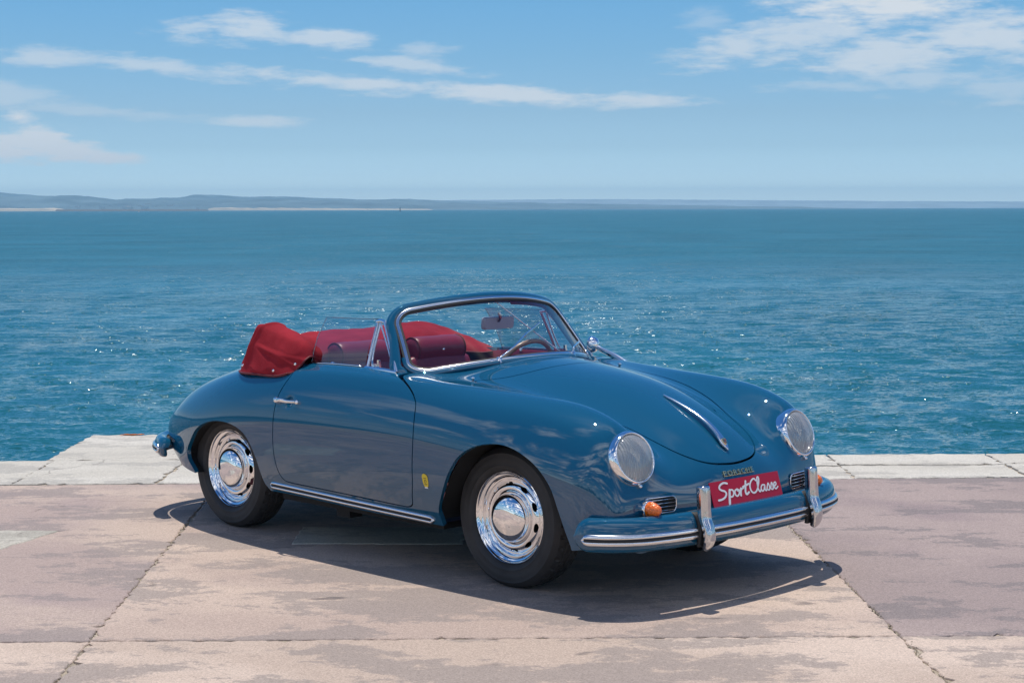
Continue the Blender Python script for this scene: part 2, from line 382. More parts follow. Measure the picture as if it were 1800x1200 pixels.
# ------------------------------------------------------------------ quay
def ground_mat(name, base, worn, pale, stain, worn_amt, seed):
    m = bpy.data.materials.new(name); m.use_nodes = True
    nt = m.node_tree; N, L = nt.nodes.new, nt.links.new
    b = nt.nodes['Principled BSDF']; b.inputs['Specular IOR Level'].default_value = 0.25
    geo = N('ShaderNodeNewGeometry')
    mp = N('ShaderNodeMapping'); mp.inputs['Location'].default_value = (seed * 3.7, seed * 1.3, 0); L(geo.outputs['Position'], mp.inputs[0])
    def noise(scale, det=6, rough=.6, dist=0.0, sy=1.0):
        v = mp.outputs[0]
        if sy != 1.0:
            q = N('ShaderNodeMapping'); q.inputs['Scale'].default_value = (1, sy, 1); L(v, q.inputs[0]); v = q.outputs[0]
        n = N('ShaderNodeTexNoise'); n.inputs['Scale'].default_value = scale; n.inputs['Detail'].default_value = det
        n.inputs['Roughness'].default_value = rough; n.inputs['Distortion'].default_value = dist
        L(v, n.inputs['Vector']); return n.outputs[0]
    def ss(x, lo, hi):
        r = N('ShaderNodeMapRange'); r.interpolation_type = 'SMOOTHSTEP'
        L(x, r.inputs['Value']); r.inputs['From Min'].default_value = lo; r.inputs['From Max'].default_value = hi; return r.outputs['Result']
    def mul(a, k):
        q = N('ShaderNodeMath'); q.operation = 'MULTIPLY'; L(a, q.inputs[0])
        if isinstance(k, float): q.inputs[1].default_value = k
        else: L(k, q.inputs[1])
        return q.outputs[0]
    def mix(a, bcol, f):
        q = N('ShaderNodeMix'); q.data_type = 'RGBA'; L(f, q.inputs['Factor'])
        if isinstance(a, tuple): q.inputs['A'].default_value = (*a, 1)
        else: L(a, q.inputs['A'])
        q.inputs['B'].default_value = (*bcol, 1); return q.outputs['Result']
    c = mix(base, pale, ss(noise(0.55, 5, .55, .4, 1.6), .42, .62))
    # broad soft discolouration
    c = mix(c, stain, mul(ss(noise(0.9, 4, .5, .3, 1.5), .56, .72), .55))
    # worn top layer: ragged grey patches with a hard grainy edge
    big = noise(1.15, 3, .5, .5, 2.2); fine = noise(34, 3, .75); mid = noise(6.5, 5, .65, 0, 1.7)
    a1 = N('ShaderNodeMath'); a1.operation = 'MULTIPLY_ADD'; L(mid, a1.inputs[0]); a1.inputs[1].default_value = .55; L(big, a1.inputs[2])
    a2 = N('ShaderNodeMath'); a2.operation = 'MULTIPLY_ADD'; L(fine, a2.inputs[0]); a2.inputs[1].default_value = .26; L(a1.outputs[0], a2.inputs[2])
    th = .955 - worn_amt
    c = mix(c, worn, mul(ss(a2.outputs[0], th - .01, th + .06), .62))
    # small dark damp spots
    c = mix(c, (worn[0] * .5, worn[1] * .5, worn[2] * .52), mul(ss(noise(2.6, 3, .45, .2, 2.6), .69, .76), .75))
    # hairline cracks, here and there
    wv = N('ShaderNodeTexNoise'); wv.inputs['Scale'].default_value = 1.7; wv.inputs['Detail'].default_value = 6; L(mp.outputs[0], wv.inputs['Vector'])
    wa_ = N('ShaderNodeVectorMath'); wa_.operation = 'SCALE'; L(wv.outputs['Color'], wa_.inputs[0]); wa_.inputs['Scale'].default_value = .55
    wb_ = N('ShaderNodeVectorMath'); wb_.operation = 'ADD'; L(mp.outputs[0], wb_.inputs[0]); L(wa_.outputs[0], wb_.inputs[1])
    vo = N('ShaderNodeTexVoronoi'); vo.feature = 'DISTANCE_TO_EDGE'; vo.inputs['Scale'].default_value = .75; L(wb_.outputs[0], vo.inputs['Vector'])
    ck = N('ShaderNodeMapRange'); ck.inputs['From Min'].default_value = .0; ck.inputs['From Max'].default_value = .006; ck.inputs['To Min'].default_value = 1; ck.inputs['To Max'].default_value = 0; L(vo.outputs['Distance'], ck.inputs['Value'])
    c = mix(c, (worn[0] * .38, worn[1] * .36, worn[2] * .34), mul(mul(ck.outputs['Result'], ss(noise(.8, 3, .5), .53, .60)), .6))
    # gritty aggregate
    ag = N('ShaderNodeTexVoronoi'); ag.inputs['Scale'].default_value = 170; L(mp.outputs[0], ag.inputs['Vector'])
    agr = N('ShaderNodeMapRange'); agr.inputs['From Min'].default_value = .0; agr.inputs['From Max'].default_value = 1; agr.inputs['To Min'].default_value = .84; agr.inputs['To Max'].default_value = 1.13
    sx_ = N('ShaderNodeSeparateColor'); L(ag.outputs['Color'], sx_.inputs[0]); L(sx_.outputs[0], agr.inputs['Value'])
    ha = N('ShaderNodeHueSaturation'); L(c, ha.inputs['Color']); L(agr.outputs['Result'], ha.inputs['Value']); c = ha.outputs['Color']
    # pits and grain
    g = noise(150, 4, .8); gm = ss(g, .30, .70)
    hs = N('ShaderNodeHueSaturation'); L(c, hs.inputs['Color'])
    r = N('ShaderNodeMapRange'); L(gm, r.inputs['Value']); r.inputs['To Min'].default_value = .80; r.inputs['To Max'].default_value = 1.15
    L(r.outputs[0], hs.inputs['Value']); L(hs.outputs[0], b.inputs['Base Color'])
    b.inputs['Roughness'].default_value = .92
    bp = N('ShaderNodeBump'); bp.inputs['Strength'].default_value = .5; bp.inputs['Distance'].default_value = .006
    L(a2.outputs[0], bp.inputs['Height'])
    bp2 = N('ShaderNodeBump'); bp2.inputs['Strength'].default_value = .45; bp2.inputs['Distance'].default_value = .003
    L(g, bp2.inputs['Height']); L(bp.outputs[0], bp2.inputs['Normal']); L(bp2.outputs[0], b.inputs['Normal'])
    return m

PEACH = ground_mat('pink_concrete', (0.481, 0.373, 0.299), (0.260, 0.222, 0.201), (0.587, 0.464, 0.377), (0.404, 0.311, 0.270), 0.055, 0.0)
MAUVE = ground_mat('mauve_concrete', (0.318, 0.251, 0.231), (0.191, 0.168, 0.165), (0.372, 0.293, 0.265), (0.270, 0.211, 0.212), 0.000, 5.0)
ROSE = ground_mat('faded_concrete', (0.397, 0.307, 0.269), (0.249, 0.214, 0.201), (0.506, 0.395, 0.324), (0.345, 0.270, 0.260), 0.030, 9.0)
TAN = ground_mat('tan_concrete', (0.446, 0.342, 0.284), (0.259, 0.222, 0.203), (0.552, 0.429, 0.346), (0.382, 0.296, 0.262), 0.060, 12.0)
STONE = ground_mat('white_stone', (.525, .485, .415), (.37, .345, .305), (.585, .545, .475), (.44, .41, .355), .03, 3.0)
PATCHM = ground_mat('grey_mortar', (.46, .425, .355), (.32, .295, .25), (.52, .48, .41), (.39, .36, .30), .03, 2.0)
JOINT = ground_mat('joint_mortar', (.40, .33, .245), (.25, .21, .16), (.50, .43, .34), (.33, .275, .21), .0, 1.0)
QUAYM = ground_mat('quay_concrete', (.38, .33, .29), (.27, .25, .24), (.43, .38, .34), (.33, .29, .26), .0, 6.0)
RUST = mat('rust', (.42, .12, .02), rough=.9, vary=(14, .5))

SEA_Z = -2.3
def pav_y(x): return 10.58 + .032 * x
pb = MB()
xs = np.linspace(-60, 60, 25)
# quay body: recessed bed under the slabs, with its vertical face to the water
V = []; F = []
prof = [(-60, 10.6), (-3.1, 10.6), (-3.1, 12.7), (-.62, 12.7), (-.62, 11.55), (60, 11.55)]
nb = len(prof)
loop = [(-60, -90)] + prof + [(60, -90)]
loop[1] = (-60, 11.3); loop[2] = (-3.1, 11.3)
V = [(x, y, -.008) for x, y in loop] + [(x, y, -3.1) for x, y in loop]
n = len(loop)
F = [tuple(range(n))[::-1]] + [(i, (i + 1) % n, n + (i + 1) % n, n + i) for i in range(n)]
bed = bmesh.new()
bv = [bed.verts.new(v) for v in V]
for f in F: bed.faces.new([bv[i] for i in f])
bmesh.ops.recalc_face_normals(bed, faces=bed.faces)
me = bpy.data.meshes.new('pavement'); bed.to_mesh(me); bed.free()
pavement = tag(link('pavement', me, JOINT), kind='structure')

def slab(name, quad, z, m, jag=.006, thick=.02, step=.05, parent=None, z_tilt=0.0, inset=0.0, chip=0.0):
    """one flat slab with a ragged edge: quad corners counter-clockwise"""
    q = np.array(quad, float); pts = []
    for i in range(4):
        a, b = q[i], q[(i + 1) % 4]; d = b - a; Ln = np.linalg.norm(d)
        k = max(2, int(Ln / step)); t = np.arange(k) / k
        nrm = np.array([-d[1], d[0]]) / Ln
        w = np.cumsum(rng.normal(0, 1, k)); w -= np.linspace(w[0], w[-1], k); w = w / (np.abs(w).max() + 1e-9)
        off = inset + jag * (0.55 * w + 0.55 * rng.normal(0, 1, k)) + chip * (rng.random(k) < .06) * rng.random(k)
        off[0] = inset
        pts.append(a + d * t[:, None] + nrm * off[:, None])
    p = np.concatenate(pts); c = p.mean(0); m_ = len(p)
    inner = c + (p - c) * (1 - .006 / np.maximum(np.linalg.norm(p - c, axis=1, keepdims=True), .02))
    zt = z + z_tilt * (p[:, 0] - c[0])
    V = [(x, y, h) for (x, y), h in zip(inner, zt)] + [(x, y, h - .004) for (x, y), h in zip(p, zt)] + [(x, y, h - thick) for (x, y), h in zip(p, zt)]
    F = [tuple(range(m_))] + [(m_ + i, m_ + (i + 1) % m_, (i + 1) % m_, i) for i in range(m_)] + [(2 * m_ + i, 2 * m_ + (i + 1) % m_, m_ + (i + 1) % m_, m_ + i) for i in range(m_)]
    return link(name, mesh(name, V, F), m, parent)

def jl(y): return -1.62 - .0355 * (y - 6.07)
def jr(y): return 1.525 - .025 * (y - 6.04)
def row1(x): return 6.663 + .0158 * x
G = .008
cols = [lambda y: jl(y) - 9.5, lambda y: jl(y) - 6.35, lambda y: jl(y) - 3.17, jl, jr, lambda y: jr(y) + 3.15, lambda y: jr(y) + 6.3, lambda y: jr(y) + 9.5]
rows_ = [lambda x: row1(x) - 7.8, lambda x: row1(x) - 3.9, row1, lambda x: pav_y(x) - .004]
def corner(c, r):
    y = 7.0
    for _ in range(8): x = c(y); y = r(x)
    return x, y
for ci in range(len(cols) - 1):
    for ri in range(len(rows_) - 1):
        q = [corner(cols[ci], rows_[ri]), corner(cols[ci + 1], rows_[ri]), corner(cols[ci + 1], rows_[ri + 1]), corner(cols[ci], rows_[ri + 1])]
        m = PEACH
        if ri == 2 and ci == 3: m = TAN
        if ri == 2 and ci >= 4: m = MAUVE
        if ri == 2 and ci <= 2: m = ROSE
        near = ri >= 1 and 1 <= ci <= 5
        slab('concrete_slab', q, 0.0 + rng.normal(0, .0012), m, jag=.010, step=.03 if near else .4, parent=pavement, inset=.0045, chip=.035)
# coping stones along the water
def stone(x0, x1, yf, yb, z=0.0, **k):
    q = [(x0, pav_y(x0) + .006 if yf is None else yf), (x1, pav_y(x1) + .006 if yf is None else yf), (x1, yb + .022 * (x1 - 2)), (x0, yb + .022 * (x0 - 2))]
    return slab('coping_stone', q, z + rng.normal(0, .003), STONE, jag=.014, thick=.35, step=.04, parent=pavement, inset=.006, chip=.07, **k)
for x0, x1, yb in ((-9.5, -7.2, 11.62), (-7.2, -5.1, 11.62), (-5.1, -3.05, 11.60), (-3.05, -2.17, 11.61), (-2.17, -1.1, 11.60), (-1.1, .0, 11.62), (0, 1.05, 11.65)):
    stone(x0, x1, None, yb, .004)
for x0, x1 in ((1.05, 2.118), (2.118, 3.195), (3.195, 4.3), (4.3, 5.6), (5.6, 7.0), (7.0, 9.0)):
    ym = 11.17
    q0 = stone(x0, x1, None, 11.18, .004); q1 = stone(x0, x1, 11.185 + .022 * ((x0 + x1) / 2 - 2), 11.66, .004)
for x0, x1 in ((-3.11, -1.85), (-1.85, -.62)):
    stone(x0, x1, 11.505, 12.93, .006)
# mortar-filled recesses in the slabs
slab('mortar_patch', [(-3.2, 8.47), (-2.515, 8.47), (-2.36, 8.95), (-3.2, 8.96)], .004, PATCHM, jag=.012, thick=.012, parent=pavement)
slab('mortar_patch', [(-1.10, 8.575), (-.25, 8.56), (-.24, 9.02), (-1.10, 9.03)], .005, PATCHM, jag=.012, thick=.012, parent=pavement)
slab('rust_stain', [(-2.90, 12.77), (-2.74, 12.775), (-2.72, 12.81), (-2.88, 12.81)], .0105, RUST, jag=.02, step=.02, thick=.003, parent=pavement)
# loose mortar crumbs along the open joints
cr = MB()
for f, y0, y1, nn in ((jl, 5.8, 9.2, 170), (jr, 5.8, 9.2, 330)):
    for _ in range(nn):
        y = rng.uniform(y0, y1); x = f(y) + rng.normal(0, .012); s = rng.uniform(.003, .012)
        V = [(x + rng.normal(0, s), y + rng.normal(0, s), -.009) for _ in range(3)] + [(x, y, rng.uniform(-.004, .004))]
        cr.add(V, [(0, 1, 3), (1, 2, 3), (2, 0, 3)])
tag(cr.build('mortar_crumbs', JOINT), kind='stuff')

# ------------------------------------------------------------------ sea
def sea_mat():
    m = bpy.data.materials.new('sea_water'); m.use_nodes = True
    nt = m.node_tree; N, L = nt.nodes.new, nt.links.new
    b = nt.nodes['Principled BSDF']
    b.inputs['IOR'].default_value = 1.33; b.inputs['Specular IOR Level'].default_value = .30
    geo = N('ShaderNodeNewGeometry')
    # ripples too small to see far out act there as roughness
    ln = N('ShaderNodeVectorMath'); ln.operation = 'LENGTH'; L(geo.outputs['Position'], ln.inputs[0])
    rr = N('ShaderNodeMapRange'); rr.interpolation_type = 'SMOOTHSTEP'; rr.inputs['From Min'].default_value = 14; rr.inputs['From Max'].default_value = 170
    rr.inputs['To Min'].default_value = SEA_ROUGH; rr.inputs['To Max'].default_value = .36; L(ln.outputs['Value'], rr.inputs['Value']); L(rr.outputs['Result'], b.inputs['Roughness'])
    n0 = N('ShaderNodeTexNoise'); n0.inputs['Scale'].default_value = .06; n0.inputs['Detail'].default_value = 4; L(geo.outputs['Position'], n0.inputs['Vector'])
    mx = N('ShaderNodeMix'); mx.data_type = 'RGBA'; mx.inputs['A'].default_value = SEA_A; mx.inputs['B'].default_value = SEA_B
    r = N('ShaderNodeMapRange'); r.inputs['From Min'].default_value = .35; r.inputs['From Max'].default_value = .65; L(n0.outputs[0], r.inputs['Value']); L(r.outputs[0], mx.inputs['Factor'])
    L(mx.outputs['Result'], b.inputs['Base Color'])
    # chop finer than the modelled waves: slopes drawn from noise at fixed ground scale
    gust = N('ShaderNodeTexNoise'); gust.inputs['Scale'].default_value = .03; gust.inputs['Detail'].default_value = 5
    gm_ = N('ShaderNodeMapping'); gm_.inputs['Scale'].default_value = (.5, 1.6, 1); L(geo.outputs['Position'], gm_.inputs[0]); L(gm_.outputs[0], gust.inputs['Vector'])
    gr = N('ShaderNodeMapRange'); gr.inputs['From Min'].default_value = .3; gr.inputs['From Max'].default_value = .7; gr.inputs['To Min'].default_value = .7; gr.inputs['To Max'].default_value = 1.3; L(gust.outputs[0], gr.inputs['Value'])
    acc = geo.outputs['Normal']
    for sc, amt, sx, sy, rot, det in SEA_CHOP:
        mp = N('ShaderNodeMapping'); mp.inputs['Scale'].default_value = (sx, sy, 1); mp.inputs['Rotation'].default_value = (0, 0, rot); L(geo.outputs['Position'], mp.inputs[0])
        n = N('ShaderNodeTexNoise'); n.inputs['Scale'].default_value = sc; n.inputs['Detail'].default_value = det; n.inputs['Distortion'].default_value = .5; L(mp.outputs[0], n.inputs['Vector'])
        sb_ = N('ShaderNodeVectorMath'); sb_.operation = 'SUBTRACT'; L(n.outputs['Color'], sb_.inputs[0]); sb_.inputs[1].default_value = (.5, .5, .5)
        ml = N('ShaderNodeVectorMath'); ml.operation = 'MULTIPLY'; L(sb_.outputs[0], ml.inputs[0]); ml.inputs[1].default_value = (amt * .8, amt * 1.15, 0)
        k_ = gr.outputs['Result']
        if amt > 2:      # cat's-paws: small patches of steep ripples that catch the sun
            cp = N('ShaderNodeTexNoise'); cp.inputs['Scale'].default_value = .9; cp.inputs['Detail'].default_value = 4; cm_ = N('ShaderNodeMapping'); cm_.inputs['Scale'].default_value = (.5, 1.5, 1); L(geo.outputs['Position'], cm_.inputs[0]); L(cm_.outputs[0], cp.inputs['Vector'])
            cr_ = N('ShaderNodeMapRange'); cr_.interpolation_type = 'SMOOTHSTEP'; cr_.inputs['From Min'].default_value = .60; cr_.inputs['From Max'].default_value = .74; L(cp.outputs[0], cr_.inputs['Value']); k_ = cr_.outputs['Result']
        sc_ = N('ShaderNodeVectorMath'); sc_.operation = 'SCALE'; L(ml.outputs[0], sc_.inputs[0]); L(k_, sc_.inputs['Scale'])
        ad = N('ShaderNodeVectorMath'); ad.operation = 'ADD'; L(acc, ad.inputs[0]); L(sc_.outputs[0], ad.inputs[1]); acc = ad.outputs[0]
    # scattered steep wavelets that flash in the sun
    def nz_(scale, det, sx=1.0, sy=1.0):
        q = N('ShaderNodeMapping'); q.inputs['Scale'].default_value = (sx, sy, 1); L(geo.outputs['Position'], q.inputs[0])
        n = N('ShaderNodeTexNoise'); n.inputs['Scale'].default_value = scale; n.inputs['Detail'].default_value = det; L(q.outputs[0], n.inputs['Vector']); return n
    def ss_(x, lo, hi):
        r_ = N('ShaderNodeMapRange'); r_.interpolation_type = 'SMOOTHSTEP'; r_.inputs['From Min'].default_value = lo; r_.inputs['From Max'].default_value = hi; L(x, r_.inputs['Value']); return r_.outputs['Result']
    w1 = ss_(nz_(7.5, 1, .7, 1.2).outputs[0], .597, .630); w2 = ss_(nz_(.42, 4, .5, 1.6).outputs[0], .45, .55)
    wm = N('ShaderNodeMath'); wm.operation = 'MULTIPLY'; L(w1, wm.inputs[0]); L(w2, wm.inputs[1])
    jt = N('ShaderNodeVectorMath'); jt.operation = 'MULTIPLY_ADD'; L(nz_(23, 0).outputs['Color'], jt.inputs[0]); jt.inputs[1].default_value = (.55, .45, 0); jt.inputs[2].default_value = (-.275, -.92, 0)
    js = N('ShaderNodeVectorMath'); js.operation = 'SCALE'; L(jt.outputs[0], js.inputs[0]); L(wm.outputs[0], js.inputs['Scale'])
    ja = N('ShaderNodeVectorMath'); ja.operation = 'ADD'; L(acc, ja.inputs[0]); L(js.outputs[0], ja.inputs[1]); acc = ja.outputs[0]
    nm = N('ShaderNodeVectorMath'); nm.operation = 'NORMALIZE'; L(acc, nm.inputs[0]); last = nm.outputs[0]
    L(last, b.inputs['Normal'])
    return m
SEA_ROUGH = .05
SEA_CHOP = ((.045, .22, .4, 1.8, .03, 5), (.22, .36, .32, 1.7, -.05, 5), (1.5, .50, .36, 1.5, .06, 4), (5.2, .70, .42, 1.5, -.08, 4), (15.0, 1.05, .6, 1.3, .15, 2))
SEA_A = (.011, .100, .128, 1); SEA_B = (.017, .134, .180, 1)
SEAM = sea_mat()
def build_sea():
    na, nr = 560, 860
    ang = np.linspace(-R(30), R(30), na)
    rad = np.concatenate([np.exp(np.linspace(np.log(10.0), np.log(420.0), nr - 110)), np.exp(np.linspace(np.log(420.0), np.log(10400.0), 111))[1:]]); nr = len(rad)
    A, RR = np.meshgrid(ang, rad)
    X0 = RR * np.sin(A); Y0 = RR * np.cos(A)
    Z = np.zeros_like(X0); DX = np.zeros_like(X0); DY = np.zeros_like(X0)
    dr = RR * 0.0053
    g = np.random.default_rng(3)
    nW = 90
    lam = np.exp(g.uniform(np.log(.14), np.log(1.9), nW))
    th = np.radians(-95 + g.normal(0, 30, nW))
    ph = g.uniform(0, 2 * np.pi, nW)
    for l, t, f in zip(lam, th, ph):
        k = 2 * np.pi / l
        slope = .036 * (1.0 if l < 1.2 else (1.2 / l) ** .45)
        amp = slope / k
        fade = np.clip((l / dr - 1.8) / 2.0, 0, 1) * (RR < 380)
        ph_ = k * (X0 * np.cos(t) + Y0 * np.sin(t)) + f
        s, c = np.sin(ph_), np.cos(ph_)
        # groups of waves: slow patchiness
        gph = .21 * k * (X0 * np.cos(t + 1.1) + Y0 * np.sin(t + 1.1)) + 3 * f
        grp = .65 + .5 * np.sin(gph)
        Z += amp * fade * grp * s
        DX += -amp * fade * grp * c * np.cos(t) * -.8; DY += -amp * fade * grp * c * np.sin(t) * -.8
    V = np.stack([X0 + DX, Y0 + DY, Z + SEA_Z], -1).reshape(-1, 3)
    idx = np.arange(na * nr).reshape(nr, na)
    Fq = np.stack([idx[:-1, :-1], idx[:-1, 1:], idx[1:, 1:], idx[1:, :-1]], -1).reshape(-1, 4)
    me = bpy.data.meshes.new('sea')
    me.vertices.add(len(V)); me.vertices.foreach_set('co', V.ravel())
    me.loops.add(Fq.size); me.loops.foreach_set('vertex_index', Fq.ravel().astype(np.int32))
    me.polygons.add(len(Fq)); me.polygons.foreach_set('loop_start', np.arange(0, Fq.size, 4, dtype=np.int32))
    me.polygons.foreach_set('use_smooth', np.ones(len(Fq), bool))
    me.update(calc_edges=True)
    sea = tag(link('sea', me, SEAM), kind='structure')
    # the calm-modelled rest of the water either side
    ob = MB()
    R2 = 10400.0
    for s in (-1, 1):
        a0 = s * R(30); arc = [a0 + s * k * R(75) / 12 for k in range(13)]
        V = [(9.0 * math.sin(a), 9.0 * math.cos(a), SEA_Z - .05) for a in arc] + [(R2 * math.sin(a), R2 * math.cos(a), SEA_Z - .05) for a in arc]
        F = [(i, i + 1, 13 + i + 1, 13 + i) if s > 0 else (i + 1, i, 13 + i, 13 + i + 1) for i in range(12)]
        ob.add(V, F)
    o = ob.build('outer_sea', SEAM); tag(o, kind='structure')
build_sea()

# ------------------------------------------------------------------ far shore
PALE = mat('haze_pale_headland', (.30, .38, .43), rough=1.0, spec=0, vary=(.004, .2))  # distance haze painted into the land colour, close to the low sky
HILL = mat('haze_tinted_scrub', (.14, .195, .215), rough=1.0, spec=0, vary=(.004, .35))  # scrub made paler and bluer: part of the haze is in the colour
SANDM = mat('beach_sand', (.62, .52, .38), rough=1.0, spec=0)
ROCKM = mat('breakwater_rock', (.16, .14, .12), rough=1.0, spec=0)
def hx(px, d): return (px - 900) / FPX * d
def hz(py, d): return CAM_H - (py - 366.5) / FPX * d
def ridge(name, d, pts, depth, m, rough=1.0):
    xs_ = np.arange(pts[0][0], pts[-1][0] + 1, 4.0)
    ys_ = np.interp(xs_, [p[0] for p in pts], [p[1] for p in pts])
    w = np.convolve(rng.normal(0, 1, len(xs_) + 8), np.ones(9) / 9, 'valid') * 1.1 * rough + rng.normal(0, .22, len(xs_)) * rough
    ys_ = ys_ + w
    V = []; n = len(xs_)
    for k, (dd, hf) in enumerate(((0, -.15), (.12, .32), (.35, .62), (.7, .9), (1.0, 1.0), (1.4, .6), (2.0, -.1))):
        D = d + depth * dd
        for x, y in zip(xs_, ys_):
            top = hz(y, d + depth)
            wob = 1 + .10 * math.sin(x * .11 + k * 2.1) if k < 4 else 1
            V.append((hx(x, d + depth) * (D / (d + depth)) ** .3, D, SEA_Z + (top - SEA_Z) * hf * wob))
    F = [(k * n + i, k * n + i + 1, (k + 1) * n + i + 1, (k + 1) * n + i) for k in range(6) for i in range(n - 1)]
    return tag(link(name, mesh(name, V, F, True), m), kind='structure')
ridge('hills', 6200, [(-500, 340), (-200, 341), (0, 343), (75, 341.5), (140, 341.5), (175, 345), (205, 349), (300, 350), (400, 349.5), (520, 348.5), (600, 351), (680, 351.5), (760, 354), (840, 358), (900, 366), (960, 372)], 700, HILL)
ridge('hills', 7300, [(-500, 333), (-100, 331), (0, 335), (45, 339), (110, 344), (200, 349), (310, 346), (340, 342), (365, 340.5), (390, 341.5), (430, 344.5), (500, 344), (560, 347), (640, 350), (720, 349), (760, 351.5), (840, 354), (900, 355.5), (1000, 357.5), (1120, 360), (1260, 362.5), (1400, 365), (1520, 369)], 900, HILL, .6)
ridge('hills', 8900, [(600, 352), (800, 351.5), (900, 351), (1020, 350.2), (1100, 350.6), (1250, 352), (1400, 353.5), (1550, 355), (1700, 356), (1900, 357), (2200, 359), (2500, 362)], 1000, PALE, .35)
def strip(name, px0, px1, d, h0, h1, m, depth=120):
    xs_ = np.linspace(px0, px1, 40); t = np.linspace(0, 1, 40)
    hh = (h0 + (h1 - h0) * t) * (1 + rng.normal(0, .08, 40)); hh[-1] *= .3
    V = [(hx(x, d), d, SEA_Z - .5) for x in xs_] + [(hx(x, d), d + 6, SEA_Z + h) for x, h in zip(xs_, hh)] + [(hx(x, d), d + depth, SEA_Z + h * 1.3) for x, h in zip(xs_, hh)]
    F = [(k * 40 + i, k * 40 + i + 1, (k + 1) * 40 + i + 1, (k + 1) * 40 + i) for k in range(2) for i in range(39)]
    return tag(link(name, mesh(name, V, F), m), kind='structure')
strip('beach', -500, 108, 5200, 9.0, 7.0, SANDM)
strip('breakwater', 100, 368, 4800, 4.2, 3.6, ROCKM, 20)
strip('beach', 368, 760, 6050, 8.0, 2.5, SANDM)
WALLW = mat('white_render', (.62, .58, .52), rough=.9)
tw = MB()
for _ in range(150):
    px = rng.uniform(-300, 215) if rng.random() < .75 else rng.uniform(215, 420); d = 6230 + rng.uniform(0, 420)
    s = rng.uniform(7, 16); tw.box((hx(px, d), d, SEA_Z + 5 + (d - 6230) * .045 + s * .3), (s * rng.uniform(.8, 2.0), s, s * .8))
tag(tw.build('distant_town', WALLW), kind='stuff')

# boats and a marker far out
BOATM = mat('white_hull', (.8, .8, .8), rough=.4)
def boat(px, d, L_, label):
    r = empty('motor_boat', (hx(px, d), d, SEA_Z)); tag(r, label, 'boat')
    st = [(-.5, .30, .5), (-.2, .34, .55), (.2, .26, .6), (.5, .02, .75)]
    V = []
    for x, w, h in st: V += [(x * L_, -w * L_ * .5, h * L_ * .18), (x * L_, w * L_ * .5, h * L_ * .18), (x * L_ * .95, w * L_ * .3, -.05 * L_), (x * L_ * .95, -w * L_ * .3, -.05 * L_)]
    F = [(k * 4 + j, k * 4 + (j + 1) % 4, k * 4 + 4 + (j + 1) % 4, k * 4 + 4 + j) for k in range(3) for j in range(4)] + [(0, 3, 2, 1), (12, 13, 14, 15)]
    link('hull', mesh('hull', V, F), BOATM, r)
    c = MB(); c.box((-.05 * L_, 0, .2 * L_), (.35 * L_, .2 * L_, .2 * L_)); c.build('cabin', BOATM, r)
boat(247, 2600, 5.5, 'tiny white motor boat before the dark breakwater')
boat(648, 3600, 7.0, 'tiny white motor boat below the low end of the hills')
bc = empty('navigation_beacon', (hx(704.5, 2600), 2600, SEA_Z)); tag(bc, 'thin dark beacon post standing in the far sea', 'beacon')
V, F = lathe([(0, 0), (.9, 0), (.8, 2.2), (.55, 6.0), (.5, 6.4), (0, 6.4)], 10)
link('post', mesh('post', place(V, rot_to((0, 0, 1), (1, 0, 0))), F), BLACK, bc)

# ------------------------------------------------------------------ land behind the camera (seen only in the chrome and the paint)
TREEM = mat('dark_foliage', (.05, .07, .035), rough=.9)
tl = MB()
g2 = np.random.default_rng(11)
for _ in range(1500):
    x = g2.uniform(-160, 160); y = -75 - g2.uniform(0, 20); h = (2.2 + 1.6 * math.sin(x * .09) + 1.2 * math.sin(x * .31 + 1)) * g2.uniform(.1, 1.0) + .5
    s = g2.uniform(.6, 1.8)
    V = [(x + g2.normal(0, s), y + g2.normal(0, s), max(.0, h + g2.normal(0, s * .6))) for _ in range(4)]
    tl.add(V, [(0, 1, 2, 3)])
tag(tl.build('treeline', TREEM), kind='stuff')
# ------------------------------------------------------------------ the car
CAR = empty('convertible_car', (.4531, 8.0352, 0), -.7924)
tag(CAR, 'blue vintage convertible with red folded roof parked on the quay', 'car')

def sdf_poly(px, py, poly):
    """signed distance to a closed polygon, positive outside"""
    poly = np.array(poly, float); a = poly; b = np.roll(poly, -1, 0)
    best = np.full(px.shape, 1e9); inside = np.zeros(px.shape, bool)
    for (ax, ay), (bx, by) in zip(a, b):
        ex, ey = bx - ax, by - ay; wx, wy = px - ax, py - ay
        t = np.clip((wx * ex + wy * ey) / (ex * ex + ey * ey + 1e-12), 0, 1)
        best = np.minimum(best, (wx - ex * t) ** 2 + (wy - ey * t) ** 2)
        cond = (ay > py) != (by > py)
        xi = ax + (py - ay) / (by - ay + (1e-15 if by == ay else 0)) * ex
        inside ^= cond & (px < xi)
    d = np.sqrt(best)
    return np.where(inside, -d, d)

def clip(A, faces, col, sign=1.0, off=0.0):
    """keep the side sign*(A[:,col]-off) >= 0 of a polygon mesh; A holds all vertex attributes"""
    val = sign * (A[:, col] - off)
    A = list(A) if False else A
    new = []; cache = {}; base = len(A); out = []
    pos = val >= 0
    for f in faces:
        s = [pos[i] for i in f]
        if all(s): out.append(f); continue
        if not any(s): continue
        poly = []
        for i, j in zip(f, f[1:] + f[:1]):
            if pos[i]: poly.append(i)
            if pos[i] != pos[j]:
                k = (i, j) if i < j else (j, i)
                q = cache.get(k)
                if q is None:
                    t = val[k[0]] / (val[k[0]] - val[k[1]])
                    new.append(A[k[0]] + (A[k[1]] - A[k[0]]) * t); q = base + len(new) - 1; cache[k] = q
                poly.append(q)
        if len(poly) >= 3: out.append(tuple(poly))
    if new: A = np.concatenate([A, np.array(new)])
    return A, out

